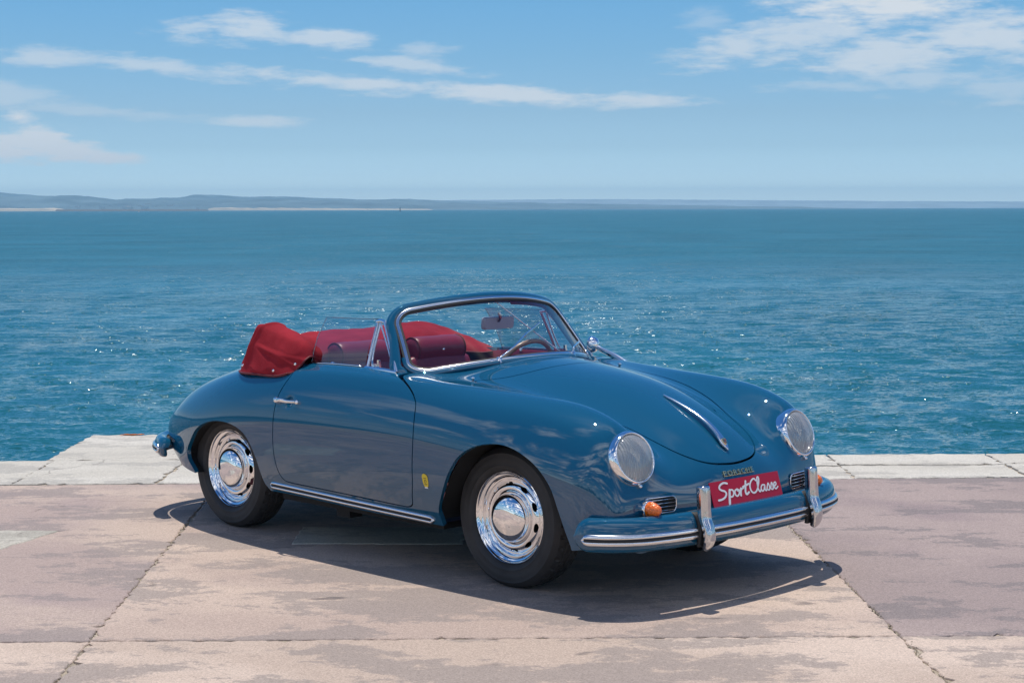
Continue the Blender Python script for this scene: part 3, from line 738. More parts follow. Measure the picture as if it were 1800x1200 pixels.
def finish(name, A, faces, m, parent, skirt=.016, flip=False, lip=None):
    """mesh from a clipped piece: analytic normals on the skin and a turned-in edge round it"""
    used = np.unique(np.concatenate([np.array(f) for f in faces])); mp = -np.ones(len(A), int); mp[used] = np.arange(len(used))
    F = [tuple(mp[list(f)]) for f in faces]; V = A[used, :3]; Nn = A[used, 3:6]; Nn = Nn / (np.linalg.norm(Nn, axis=1, keepdims=True) + 1e-12)
    edges = {}
    for f in F:
        for i, j in zip(f, f[1:] + f[:1]):
            if (j, i) in edges: del edges[(j, i)]
            else: edges[(i, j)] = 1
    nv = len(V); bv = sorted({i for e in edges for i in e}); m1 = {v: nv + k for k, v in enumerate(bv)}; m2 = {v: nv + len(bv) + k for k, v in enumerate(bv)}
    Vb = V[bv]; Nb = Nn[bv]
    # outward direction of the edge in the surface
    outd = np.zeros((nv, 3))
    for i, j in edges:
        e = V[j] - V[i]; o = np.cross(e, Nn[i]); outd[i] += o; outd[j] += o
    ob = outd[bv]; ob /= np.linalg.norm(ob, axis=1, keepdims=True) + 1e-12
    V2 = np.concatenate([V, Vb, Vb - Nb * skirt]); N2 = np.concatenate([Nn, ob, ob])
    F2 = [(m1[i], m2[i], m2[j], m1[j]) for i, j in edges]
    if skirt <= 0: V2, N2, F2 = V, Nn, []
    return link(name, mesh(name, V2, F + F2, True, N2), m, parent)

def smooth_poly(pts, n=6, closed=False): return crom(pts, n, closed)

# outlines measured on the car (side view X,Z and top view X,Y)
ARCH_F = [(-.345, .0), (-.345, .20), (-.338, .27), (-.331, .318), (-.269, .41), (-.205, .506), (-.139, .584), (-.052, .634), (.041, .656), (.133, .657), (.229, .632), (.325, .581), (.395, .507), (.431, .414), (.456, .334), (.478, .26), (.485, .20), (.485, .0)]
ARCH_R = [(-2.30, .0), (-2.30, .25), (-2.325, .288), (-2.375, .335), (-2.379, .385), (-2.33, .439), (-2.248, .509), (-2.155, .551), (-2.051, .575), (-1.932, .582), (-1.838, .572), (-1.753, .545), (-1.700, .50), (-1.668, .44), (-1.658, .388), (-1.655, .336), (-1.650, .29), (-1.625, .255), (-1.60, .20), (-1.60, .0)]
DOOR = [(-1.419, .93), (-1.419, .891), (-1.426, .844), (-1.449, .798), (-1.468, .755), (-1.478, .709), (-1.483, .658), (-1.487, .569), (-1.495, .453), (-1.492, .375), (-1.47, .335), (-1.42, .322), (-1.197, .318), (-.855, .312), (-.60, .306), (-.535, .309), (-.505, .325), (-.490, .36), (-.455, .455), (-.436, .613), (-.450, .763), (-.479, .81), (-.531, .846), (-.599, .876), (-.672, .895), (-.695, .905), (-.70, .95), (-.70, 1.1), (-1.419, 1.1)]
HOOD_R = [(-.205, 0), (-.21, .1), (-.235, .22), (-.285, .34), (-.345, .43), (-.380, .475), (-.382, .497), (-.35, .508), (-.2, .503), (-.05, .485), (.1, .455), (.25, .41), (.35, .372), (.437, .338), (.493, .322), (.557, .300), (.613, .272), (.659, .234), (.695, .188), (.717, .13), (.728, .06), (.731, 0)]
COCK_R = [(-.475, 0), (-.505, .2), (-.57, .35), (-.665, .5), (-.735, .58), (-.775, .635), (-.82, .660), (-1.0, .668), (-1.3, .664), (-1.42, .655), (-1.7, .62), (-1.85, .55), (-1.98, .35), (-2.02, 0)]
def both(h): return h + [(x, -y) for x, y in h[-2:0:-1]]
hood_poly = smooth_poly(both(HOOD_R), 6, True); cock_poly = smooth_poly(both(COCK_R), 5, True)
arch_f = np.concatenate([ARCH_F[:1], smooth_poly(ARCH_F[1:-1], 5), ARCH_F[-1:]]); arch_r = np.concatenate([ARCH_R[:1], smooth_poly(ARCH_R[1:-1], 5), ARCH_R[-1:]])
door_poly = np.concatenate([smooth_poly(DOOR[:-2], 4), DOOR[-2:]])

NU, NV = 520, 380
P, Nrm = body_grid(NU, NV)
Nrm = Nrm.reshape(-1, 3); Pf = P.reshape(-1, 3)
mid = Pf - Pf.mean(0)
if (Nrm * (Pf - np.array([-1.1, 0, .5]))).sum() < 0: Nrm = -Nrm
ay = np.abs(Pf[:, 1])
# pressed shapes: finger dish behind the door handle, jacking-point ring
for s in (-1, 1):
    d = np.hypot(Pf[:, 0] + 1.372, Pf[:, 2] - .727) + 10 * (Pf[:, 1] * s < .6)
    dish = np.clip(1 - d / .040, 0, 1); Pf = Pf - Nrm * (.012 * (dish * dish * (3 - 2 * dish)))[:, None]
    d2 = np.abs(np.hypot(Pf[:, 0] + 1.575, Pf[:, 2] - .315) - .022) + 10 * (Pf[:, 1] * s < .6)
    Pf = Pf - Nrm * (.0025 * np.clip(1 - d2 / .006, 0, 1))[:, None]
# rebuild normals after the pressings
Pg = Pf.reshape(NU, NV, 3)
du = np.gradient(Pg, axis=0); dv = np.gradient(Pg, axis=1); Nn = np.cross(du, dv); Nn /= np.linalg.norm(Nn, axis=2, keepdims=True) + 1e-12
if (Nn.reshape(-1, 3) * Nrm).sum() < 0: Nn = -Nn
mask = (np.abs(Pg - P).max(2) > 1e-6)
Ng = Nrm.reshape(NU, NV, 3).copy()
mk = mask.copy(); mk[1:] |= mask[:-1]; mk[:-1] |= mask[1:]; mk[:, 1:] |= mask[:, :-1]; mk[:, :-1] |= mask[:, 1:]
Ng[mk] = Nn[mk]; Nrm = Ng.reshape(-1, 3); Pf = Pg.reshape(-1, 3)
side = (ay > .5)
fa = np.minimum(sdf_poly(Pf[:, 0], Pf[:, 2], arch_f), sdf_poly(Pf[:, 0], Pf[:, 2], arch_r))
fa = np.where(side, fa, .3)
fd = np.where(ay > .58, sdf_poly(Pf[:, 0], Pf[:, 2], door_poly), .3)
fh = np.where(Pf[:, 2] > .45, sdf_poly(Pf[:, 0], Pf[:, 1], hood_poly), .3)
fc = np.where(Pf[:, 2] > .6, sdf_poly(Pf[:, 0], Pf[:, 1], cock_poly), .3)
A0 = np.concatenate([Pf, Nrm, np.stack([fa, fd, fh, fc], 1)], 1)
idx = np.arange(NU * NV).reshape(NU, NV)
quads = np.stack([idx[:-1, :-1], idx[1:, :-1], idx[1:, 1:], idx[:-1, 1:]], -1).reshape(-1, 4)
q0 = Pf[quads]
if (np.cross(q0[:, 2] - q0[:, 0], q0[:, 3] - q0[:, 1]) * Nrm[quads[:, 0]]).sum() < 0: quads = quads[:, ::-1]
def near_or_in(cond): return [tuple(int(i) for i in q) for q in quads[cond]]
GAP = .0030
vmin = lambda c: A0[quads, c].min(1); vmax = lambda c: A0[quads, c].max(1)
bodyq = near_or_in((vmax(6) >= 0) & (vmax(7) >= GAP) & (vmax(8) >= GAP) & (vmax(9) >= 0))
A, F = A0, bodyq
for c, off in ((6, 0.0), (7, GAP), (8, GAP), (9, 0.0)): A, F = clip(A, F, c, 1.0, off)
body = finish('body', A, F, PAINT, CAR, .022)
hq = near_or_in(vmin(8) <= -GAP)
A, F = clip(A0, hq, 8, -1.0, -GAP)
hood = finish('hood', A, F, PAINT, CAR, .016)
doors = {}
for s in (-1, 1):
    sel = (vmin(7) <= -GAP) & (Pf[quads[:, 0], 1] * s > .58)
    A, F = clip(A0, near_or_in(sel), 7, -1.0, -GAP); A, F = clip(A, F, 9, 1.0, 0.0)
    doors[s] = finish('door', A, F, PAINT, CAR, .020)

def on_nose(y, z):
    """point and normal of the front skin at a given y, z"""
    sel = Pf[:, 0] > .35
    d = (Pf[sel, 1] - y) ** 2 + (Pf[sel, 2] - z) ** 2 + 1e-9
    k = np.argsort(d)[:6]; w = 1 / d[k]; w /= w.sum()
    p = (Pf[sel][k] * w[:, None]).sum(0); n_ = (Nrm[sel][k] * w[:, None]).sum(0); n_ /= np.linalg.norm(n_)
    return np.array([p[0] - (n_[1] * (y - p[1]) + n_[2] * (z - p[2])) / n_[0], y, z]), n_
def on_side(x, z, s):
    sel = (Pf[:, 1] * s > .5)
    d = (Pf[sel, 0] - x) ** 2 + (Pf[sel, 2] - z) ** 2 + 1e-9
    k = np.argsort(d)[:6]; w = 1 / d[k]; w /= w.sum()
    p = (Pf[sel][k] * w[:, None]).sum(0); n_ = (Nrm[sel][k] * w[:, None]).sum(0); n_ /= np.linalg.norm(n_)
    return np.array([x, p[1] - (n_[0] * (x - p[0]) + n_[2] * (z - p[2])) / n_[1], z]), n_
def on_top(x, y):
    sel = Pf[:, 2] > .5
    d = (Pf[sel, 0] - x) ** 2 + (Pf[sel, 1] - y) ** 2 + 1e-9
    k = np.argsort(d)[:6]; w = 1 / d[k]; w /= w.sum()
    p = (Pf[sel][k] * w[:, None]).sum(0); n_ = (Nrm[sel][k] * w[:, None]).sum(0); n_ /= np.linalg.norm(n_)
    return np.array([x, y, p[2] - (n_[0] * (x - p[0]) + n_[1] * (y - p[1])) / n_[2]]), n_

# underbody, wheel housings
ub = MB()
ub.box((-1.0, 0, .225), (1.2, 1.36, .03)); ub.box((-.1, 0, .30), (1.3, .70, .04)); ub.box((-2.0, 0, .30), (1.0, .70, .04)); ub.box((.35, 0, .33), (.62, .96, .05)); ub.box((-2.35, 0, .36), (.8, .90, .05))
ub.box((-.95, -.30, .17), (.5, .10, .07)); ub.box((-.62, .3, .17), (.3, .10, .06)); ub.box((-1.15, -.62, .195), (.10, .08, .05))
for cx, arch, yo in ((.07, arch_f, .79), (-2.02, arch_r, .745)):
    for s in (-1, 1):
        a = np.array(arch)[1:-1]; a = (a - [cx, .3]) * 1.03 + [cx, .3]; a[:, 1] = np.maximum(a[:, 1], .27)
        V = [(x, s * .37, z) for x, z in a] + [(x, s * (yo - .22 * max(0, .48 - z)), z) for x, z in a]; n = len(a)
        ub.add(V, [(i, i + 1, n + i + 1, n + i) for i in range(n - 1)] + [tuple(range(n))])
ub.build('underbody', BLACK, CAR)

# ------------------------------------------------------------------ wheels
def tyre_mesh():
    prof = [(.206, -.006), (.212, .010), (.224, .019), (.232, .0215), (.236, .0200), (.252, .0235), (.268, .0240), (.282, .0205), (.285, .0215), (.292, .0165), (.300, .006)]
    nt_ = 22; tread = [(.3155 - .0035 * ((k / (nt_ - 1) - .5) * 2) ** 4 * 2.4, .000 - .142 * k / (nt_ - 1)) for k in range(nt_)]
    back = [(.300, -.150), (.285, -.162), (.262, -.167), (.235, -.162), (.215, -.152), (.206, -.140)]
    pr = prof + tread + back; seg = 288
    V, F = lathe(pr, seg); V = V.reshape(len(pr), seg, 3)
    a = np.arange(seg)
    for k in range(nt_):
        i = len(prof) + k; w = k / (nt_ - 1)
        zig = ((a % 8) < 4) * 1
        groove = np.zeros(seg)
        for g in (5, 10, 16):
            groove[(k == g + zig)] = 1
        if k in (2, 3, 18, 19, 20, 1): groove[(a % 8) < 2] = 1
        if k in (7, 8, 13, 14): groove[((a + 3) % 8) < 1] = 1
        f = 1 - groove * .0075 / .315
        V[i, :, 1] *= f; V[i, :, 2] *= f
    # flattened where it stands
    V = V.reshape(-1, 3)
    low = V[:, 2] < -.3085; V[low, 2] = -.3085 + (V[low, 2] + .3085) * .1
    return mesh('tyre', V, F, True, angle=R(35))
def rim_mesh():
    pr = [(.2065, -.012), (.2075, -.003), (.2065, .0025), (.2035, .0045), (.2005, .002), (.198, -.004), (.195, -.008), (.188, -.010), (.183, -.013), (.179, -.022), (.176, -.031), (.171, -.035), (.166, -.036)]
    V, F = lathe(pr, 128)
    # the slotted disc: real openings
    nr_, na_ = 26, 320
    rr = np.linspace(.166, .112, nr_); w = np.interp(rr, [.110, .113, .120, .130, .142, .153, .160, .164, .167], [-.024, -.022, -.0135, -.0095, -.012, -.020, -.029, -.0345, -.036])
    w = np.convolve(np.pad(w, 2, 'edge'), np.ones(5) / 5, 'valid')
    th = np.linspace(0, 2 * np.pi, na_, endpoint=False)
    RR_, TH = np.meshgrid(rr, th, indexing='ij'); W = np.repeat(w[:, None], na_, 1)
    Pd = np.stack([W, RR_ * np.cos(TH), RR_ * np.sin(TH)], -1)
    slope = np.gradient(w, rr)
    Nd = np.stack([np.ones_like(W), -slope[:, None] * np.cos(TH), -slope[:, None] * np.sin(TH)], -1)
    Nd /= np.linalg.norm(Nd, axis=2, keepdims=True)
    ns = 10; t = (TH + .1) % (2 * np.pi / ns) - np.pi / ns
    f = np.hypot(t * .148 / .0215, (RR_ - .1475) / .0085); f = (f ** 2.4 - 1) * .01
    Ad = np.concatenate([Pd, Nd, f[..., None]], -1).reshape(-1, 7)
    ix = np.arange(nr_ * na_).reshape(nr_, na_)
    q = np.stack([ix[:-1], np.roll(ix, -1, 1)[:-1], np.roll(ix, -1, 1)[1:], ix[1:]], -1).reshape(-1, 4)
    A_, F_ = clip(Ad, [tuple(int(i) for i in k) for k in q], 6, 1.0, 0.0)
    o = finish('rim', A_, F_, CHROME, None, .010); me2 = o.data
    bm = bmesh.new(); bm.from_mesh(me2); b0 = bm.verts[:] ; 
    vs = [bm.verts.new(v) for v in V]
    for f_ in F: 
        fc_ = bm.faces.new([vs[i] for i in f_]); fc_.smooth = True
    bmesh.ops.recalc_face_normals(bm, faces=[f_ for f_ in bm.faces])
    me3 = bpy.data.meshes.new('rim'); bm.to_mesh(me3); bm.free(); me3.materials.append(CHROME); me3.set_sharp_from_angle(angle=R(40))
    bpy.data.objects.remove(o)
    return me3
def cap_mesh():
    pr = [(.1125, -.026), (.1125, -.016), (.111, -.008), (.107, .001)] + [(.106 * math.cos(a) ** .9, .003 + .036 * math.sin(a)) for a in np.linspace(.05, 1.5, 14)] + [(.0005, .039)]
    V, F = lathe(pr, 96); return mesh('hub_cap', V, F, True)
def drum_mesh():
    V, F = lathe([(0, -.052), (.19, -.052), (.19, -.13), (.10, -.14), (0, -.14)], 48); return mesh('brake_drum', V, F)
ME_T, ME_R, ME_C, ME_D = tyre_mesh(), rim_mesh(), cap_mesh(), drum_mesh()
def wheel(x, y, s, steer=0.0, spin=0.0):
    w = empty('wheel', (x, y, .311), math.pi / 2 * s + steer, CAR); w.rotation_euler = (0, 0, math.pi / 2 * s + steer)
    for nm, me_, mm in (('tyre', ME_T, TYRE), ('rim', ME_R, CHROME), ('hub_cap', ME_C, CHROME), ('brake_drum', ME_D, BLACK)):
        o = link(nm, me_, mm, w)
        if nm == 'rim': o.rotation_euler = (spin, 0, 0)
for x, yy, st, sp in ((0, .655, .025, .2), (-2.1, .638, 0, .45)):
    wheel(x, -yy, -1, st, sp); wheel(x, yy, 1, st, sp + .2)

# ------------------------------------------------------------------ headlights
def lens_mat():
    m = bpy.data.materials.new('headlight_glass'); m.use_nodes = True
    nt = m.node_tree; nt.nodes.clear(); N, L = nt.nodes.new, nt.links.new
    out = N('ShaderNodeOutputMaterial'); mx = N('ShaderNodeMixShader'); tr = N('ShaderNodeBsdfRefraction'); gl = N('ShaderNodeBsdfGlossy')
    tr.inputs[0].default_value = (.93, .96, .95, 1); tr.inputs['IOR'].default_value = 1.12; gl.inputs['Roughness'].default_value = .03
    lw = N('ShaderNodeLayerWeight'); lw.inputs[0].default_value = .5
    pw = N('ShaderNodeMath'); pw.operation = 'POWER'; pw.inputs[1].default_value = 5.0; L(lw.outputs['Facing'], pw.inputs[0])
    fr = N('ShaderNodeMath'); fr.operation = 'MULTIPLY_ADD'; fr.inputs[1].default_value = .85; fr.inputs[2].default_value = .11; L(pw.outputs[0], fr.inputs[0])
    tc = N('ShaderNodeTexCoord'); sp = N('ShaderNodeSeparateXYZ'); L(tc.outputs['Object'], sp.inputs[0])
    wv = N('ShaderNodeMath'); wv.operation = 'MULTIPLY'; wv.inputs[1].default_value = 2 * math.pi / .0115; L(sp.outputs[1], wv.inputs[0])
    sn = N('ShaderNodeMath'); sn.operation = 'SINE'; L(wv.outputs[0], sn.inputs[0])
    bp = N('ShaderNodeBump'); bp.inputs['Strength'].default_value = .8; bp.inputs['Distance'].default_value = .0034; L(sn.outputs[0], bp.inputs['Height'])
    L(bp.outputs[0], tr.inputs['Normal'])
    tp = N('ShaderNodeBsdfTransparent'); m2 = N('ShaderNodeMixShader'); m2.inputs[0].default_value = .45
    L(tr.outputs[0], m2.inputs[1]); L(tp.outputs[0], m2.inputs[2])
    df = N('ShaderNodeBsdfTranslucent'); df.inputs[0].default_value = (.95, .96, .95, 1); L(bp.outputs[0], df.inputs['Normal'])
    d2 = N('ShaderNodeBsdfDiffuse'); d2.inputs[0].default_value = (.92, .94, .93, 1); L(bp.outputs[0], d2.inputs['Normal'])
    m3 = N('ShaderNodeMixShader'); L(df.outputs[0], m3.inputs[1]); L(d2.outputs[0], m3.inputs[2])
    m4 = N('ShaderNodeMixShader'); m4.inputs[0].default_value = .54; L(m2.outputs[0], m4.inputs[1]); L(m3.outputs[0], m4.inputs[2]); m2 = m4
    L(fr.outputs[0], mx.inputs[0]); L(m2.outputs[0], mx.inputs[1]); L(gl.outputs[0], mx.inputs[2]); L(mx.outputs[0], out.inputs[0])
    return m
LENSG = lens_mat()
def headlight(s):
    h = empty('headlight', (0, 0, 0), 0, CAR)
    ax = np.array([math.cos(R(19)), s * .05, math.sin(R(19))]); M = rot_to(ax); c = np.array([.636, s * .572, .626])
    h.matrix_local = Matrix(((M[0, 0], M[0, 1], M[0, 2], c[0]), (M[1, 0], M[1, 1], M[1, 2], c[1]), (M[2, 0], M[2, 1], M[2, 2], c[2]), (0, 0, 0, 1)))
    pr = [(.112, -.10), (.117, -.06), (.119, -.02), (.118, .004), (.1145, .018), (.109, .027), (.105, .030), (.101, .027), (.099, .020), (.0985, .010), (.0985, .0)]
    V, F = lathe(pr, 80); link('rim', mesh('rim', V, F, True), CHROME, h)
    lp = [(.0985 * math.cos(a), .018 + .040 * math.sin(a) ** 1.0) for a in np.linspace(0.02, math.pi / 2 - .01, 14)] + [(.0005, .058)]
    V, F = lathe(lp, 64); link('lens', mesh('lens', V, F, True), LENSG, h)
    rp = [(.098, .012)] + [(.096 * math.sqrt(t), .008 - .046 * (1 - t)) for t in np.linspace(1, .01, 12)] + [(.0005, -.038)]
    V, F = lathe(rp, 48); link('reflector', mesh('reflector', V, F, True), REFLECTOR, h)
    V, F = lathe([(0.0005, -.004), (.009, -.006), (.012, -.012), (.012, -.018), (.008, -.024), (.008, -.036)], 20); link('bulb', mesh('bulb', V, F, True), DARKCHROME, h)
    V, F = lathe([(.118, -.078), (.1215, -.080), (.1215, -.105), (.117, -.11)], 64); link('gasket', mesh('gasket', V, F, True), BLACK, h)
    sc = MB(); V, F = lathe([(0, .012), (.006, .012), (.007, .004), (.007, -.004)], 12); sc.add(place(V, None, (.012, 0, -.1215)), F)
    sc.build('screw', CHROME, h, True)
for s in (-1, 1): headlight(s)

# ------------------------------------------------------------------ front grilles and turn lamps
def grille(s):
    g = empty('horn_grille', (0, 0, 0), 0, CAR)
    p0, n0 = on_nose(s * .484, .431)
    n0 = n0 * [1, 1, .3]; n0 /= np.linalg.norm(n0); M = rot_to(n0); o = p0 + n0 * .002
    g.matrix_local = Matrix(((M[0, 0], M[0, 1], M[0, 2], o[0]), (M[1, 0], M[1, 1], M[1, 2], o[1]), (M[2, 0], M[2, 1], M[2, 2], o[2]), (0, 0, 0, 1)))
    w, hgt = .175, .066
    sec = rrect(w, hgt, .024, 6)
    V = [(-.012, a, b) for a, b in sec]; link('backing', mesh('backing', [(.0005, a * .98, b * .98) for a, b in sec], [tuple(range(len(sec)))]), BLACK, g)
    path = [(.002, a, b) for a, b in sec]
    V, F = sweep(path, circ(.0032, 8), up=(1, 0, 0), closed=True); link('frame', mesh('frame', V, F, True), CHROME, g)
    for k in range(4):
        z = -.0225 + k * .015; hw = w / 2 - .004 if abs(z) < .012 else w / 2 - .010
        V, F = sweep([(.005, -hw, z), (.009, 0, z), (.005, hw, z)], circ(.0017, 6), up=(1, 0, 0)); link('bar', mesh('bar', V, F, True), CHROME, g)
    t = empty('turn_lamp', (0, 0, 0), 0, CAR)
    p1, n1 = on_nose(s * .560, .424); n1 = n1 * [1, .25, .12]; n1 /= np.linalg.norm(n1); M = rot_to(n1); o = p1 + n1 * .010
    t.matrix_local = Matrix(((M[0, 0], M[0, 1], M[0, 2], o[0]), (M[1, 0], M[1, 1], M[1, 2], o[1]), (M[2, 0], M[2, 1], M[2, 2], o[2]), (0, 0, 0, 1)))
    V, F = lathe([(.037, -.04), (.038, .0), (.037, .012), (.035, .018), (.031, .019)], 40); link('base', mesh('base', V, F, True), CHROME, t)
    pr = [(.0335, .012), (.0335, .024), (.032, .036), (.0275, .050), (.022, .062), (.016, .071), (.009, .076), (.0005, .078)]
    V, F = lathe(pr, 40); link('lens', mesh('lens', V, F, True), AMBER, t)
    V, F = lathe([(.024, .016), (.018, .040), (.0005, .045)], 16); link('bulb', mesh('bulb', V, F, True), mat('lamp_core', (.85, .75, .6), .3), t)
for s in (-1, 1): grille(s)

# ------------------------------------------------------------------ bumpers
def plan_path(pts, n=10):
    p = crom([(x, y, 0) for x, y in pts], n)[:, :2]
    return p
def resample(p, m):
    d = np.r_[0, np.cumsum(np.linalg.norm(np.diff(p, axis=0), axis=1))]; t = np.linspace(0, d[-1], m)
    return np.stack([np.interp(t, d, p[:, k]) for k in range(p.shape[1])], 1), t, d[-1]
FB = [(.560, .835), (.625, .813), (.695, .765), (.758, .685), (.802, .56), (.832, .38), (.846, .2), (.851, 0)]
def bumper(name, half, z, hs, zoff):
    half = np.array(half); full = np.concatenate([half * [1, -1], half[-2::-1]])
    p, t, Ln = resample(plan_path(full, 12), 141)
    tg = np.gradient(p, axis=0); tg /= np.linalg.norm(tg, axis=1, keepdims=True)
    out = np.stack([tg[:, 1], -tg[:, 0]], 1)
    if (out[70, 0] * hs) < 0: out = -out
    return p, t, Ln, out
b_ = empty('front_bumper', (0, 0, 0), 0, CAR)
p, t, Ln, out = bumper('front_bumper', FB, .327, 1, 0)
sec = crom([(-.060, .062), (-.035, .076), (-.010, .073), (.008, .052), (.016, .022), (.018, 0), (.016, -.022), (.008, -.046), (-.008, -.062), (-.026, -.066), (-.030, -.060), (-.012, -.050), (.000, -.02), (.0, .02), (-.012, .060), (-.058, .056)], 3, True)
e = np.minimum(t, Ln - t); sc = np.sqrt(np.clip(1 - (1 - np.clip(e / .062, 0, 1)) ** 2, 0, 1)) * .94 + .06
sx = .45 + .55 * np.clip(e / .06, 0, 1) ** .5
V, F = sweep(np.c_[p, np.full(len(p), .327)], sec, side=np.c_[out, np.zeros(len(p))], upv=np.tile((0, 0, 1), (len(p), 1)), scale=np.stack([sx, sc], 1))
link('blade', mesh('blade', V, F, True, angle=R(50)), PAINT, b_)
def rail(name, path, outs, w, d, parent, ends=.03, mi=ALU, rubber=True):
    """convex bright strip with a dark rubber line along its middle"""
    pp, tt, LL = path
    s1 = crom([(0, w / 2), (d * .55, w * .46), (d, w * .30), (d, w * .16), (d * .8, w * .10), (d * .8, -w * .10), (d, -w * .16), (d, -w * .30), (d * .55, -w * .46), (0, -w / 2)], 2)
    e_ = np.minimum(tt, LL - tt); k = np.sqrt(np.clip(1 - (1 - np.clip(e_ / ends, 0, 1)) ** 2, 0, 1)) * .95 + .05
    V, F = sweep(pp, s1, side=outs, upv=np.tile((0, 0, 1), (len(pp), 1)), scale=np.stack([.4 + .6 * k, k], 1))
    o = link(name, mesh(name, V, F, True, angle=R(45)), mi, parent)
    if rubber:
        sel = (tt > ends * .45) & (tt < LL - ends * .45)
        s2 = crom([(d * .7, w * .13), (d * 1.12, w * .08), (d * 1.15, 0), (d * 1.12, -w * .08), (d * .7, -w * .13)], 2)
        k2 = k[sel]
        V, F = sweep(pp[sel], s2, side=outs[sel], upv=np.tile((0, 0, 1), (sel.sum(), 1)), scale=np.stack([np.ones(len(k2)), k2], 1))
        link('rubber_insert', mesh('rubber_insert', V, F, True, angle=R(45)), RUBBER, o if parent is CAR else parent)
    return o
inner = (t > .035) & (t < Ln - .035)
pp = np.c_[p, np.full(len(p), .318)][inner] + np.c_[out, np.zeros(len(p))][inner] * .0175
rail('trim_strip', (pp, t[inner] - t[inner][0], t[inner][-1] - t[inner][0]), np.c_[out, np.zeros(len(p))][inner], .050, .011, b_, .03)
def overrider(y, parent):
    i = np.argmin(np.abs(p[:, 1] - y)); x0 = p[i, 0] - .840
    cl = crom([(.842, y, .522), (.845, y, .500), (.848, y, .455), (.850, y, .410), (.856, y, .378), (.870, y, .350), (.879, y, .318), (.880, y, .292), (.873, y, .268), (.862, y, .252)], 5)
    cl[:, 0] += x0 + .016; cl[:, 2] = .252 + (cl[:, 2] - .252) * .965
    n = len(cl); f = np.linspace(0, 1, n)
    wy = np.interp(f, [0, .04, .35, .55, .8, 1], [.046, .054, .058, .062, .060, .042]); dx = np.interp(f, [0, .04, .35, .55, .8, 1], [.040, .052, .054, .042, .036, .026])
    sec = rrect(1, 1, .40, 5)
    tz = np.gradient(cl, axis=0); tz /= np.linalg.norm(tz, axis=1, keepdims=True)
    sd = np.tile((0, 1.0, 0), (n, 1)); uv = np.cross(tz, sd)
    V, F = sweep(cl, sec, side=sd, upv=uv, scale=np.stack([wy, dx], 1))
    o = link('overrider', mesh('overrider', V, F, True, angle=R(50)), DARKCHROME, parent)
    # rubber seal where it clamps the blade
    V, F = sweep(crom([(.80 + x0, y, .400), (.835 + x0, y, .398), (.856 + x0, y, .375), (.868 + x0, y, .345), (.871 + x0, y, .31), (.862 + x0, y, .262)], 5), rrect(.064, .022, .008, 2), side=None, up=(0, 1, 0))
    V = np.array(V)
    cl2 = crom([(.800 + x0, y, .396), (.833 + x0, y, .392), (.852 + x0, y, .372), (.8645 + x0, y, .340), (.866 + x0, y, .31), (.857 + x0, y, .262)], 5)
    t2 = np.gradient(cl2, axis=0); t2 /= np.linalg.norm(t2, axis=1, keepdims=True); sd2 = np.tile((0, 1.0, 0), (len(cl2), 1))
    V, F = sweep(cl2, rrect(.066, .016, .006, 2), side=sd2, upv=np.cross(t2, sd2))
    link('seal', mesh('seal', V, F, True, angle=R(50)), RUBBER, parent)
for y in (-.365, .395): overrider(y, b_)
# rear bumper
rb = empty('rear_bumper', (0, 0, 0), 0, CAR)
RB = [(-2.60, .722), (-2.64, .712), (-2.69, .694), (-2.79, .64), (-2.88, .55), (-2.96, .40), (-3.0, .2), (-3.01, 0)]
p2, t2_, L2, out2 = bumper('rear_bumper', RB, .365, -1, 0)
e = np.minimum(t2_, L2 - t2_); sc = np.sqrt(np.clip(1 - (1 - np.clip(e / .062, 0, 1)) ** 2, 0, 1)) * .94 + .06
sec = crom([(-.045, .052), (-.020, .062), (.0, .056), (.012, .035), (.018, 0), (.012, -.035), (.0, -.056), (-.020, -.062), (-.024, -.055), (-.005, -.03), (-.004, .03), (-.043, .046)], 3, True)
V, F = sweep(np.c_[p2, np.full(len(p2), .372)], sec, side=np.c_[out2, np.zeros(len(p2))], upv=np.tile((0, 0, 1), (len(p2), 1)), scale=np.stack([.45 + .55 * sc, sc * .88], 1))
link('blade', mesh('blade', V, F, True, angle=R(50)), PAINT, rb)
inn = (t2_ > .03) & (t2_ < L2 - .03)
pq = np.c_[p2, np.full(len(p2), .365)][inn] + np.c_[out2, np.zeros(len(p2))][inn] * .0175
rail('trim_strip', (pq, t2_[inn] - t2_[inn][0], t2_[inn][-1] - t2_[inn][0]), np.c_[out2, np.zeros(len(p2))][inn], .05, .011, rb, .03)

# sill trim
for s in (-1, 1):
    xs_ = np.linspace(-1.60, -.385, 60); zs = np.interp(xs_, [-1.6, -.385], [.292, .262])
    pts = np.array([on_side(x, z, s)[0] for x, z in zip(xs_, zs)]); pts[:, 1] = np.convolve(np.pad(pts[:, 1], 4, 'edge'), np.ones(9) / 9, 'valid') + s * .001
    tt = np.r_[0, np.cumsum(np.linalg.norm(np.diff(pts, axis=0), axis=1))]
    outs = np.tile((0, s * 1.0, -.12 * 0), (60, 1))
    rail('sill_trim', (pts, tt, tt[-1]), outs, .042, .013, CAR, .022, ALU)

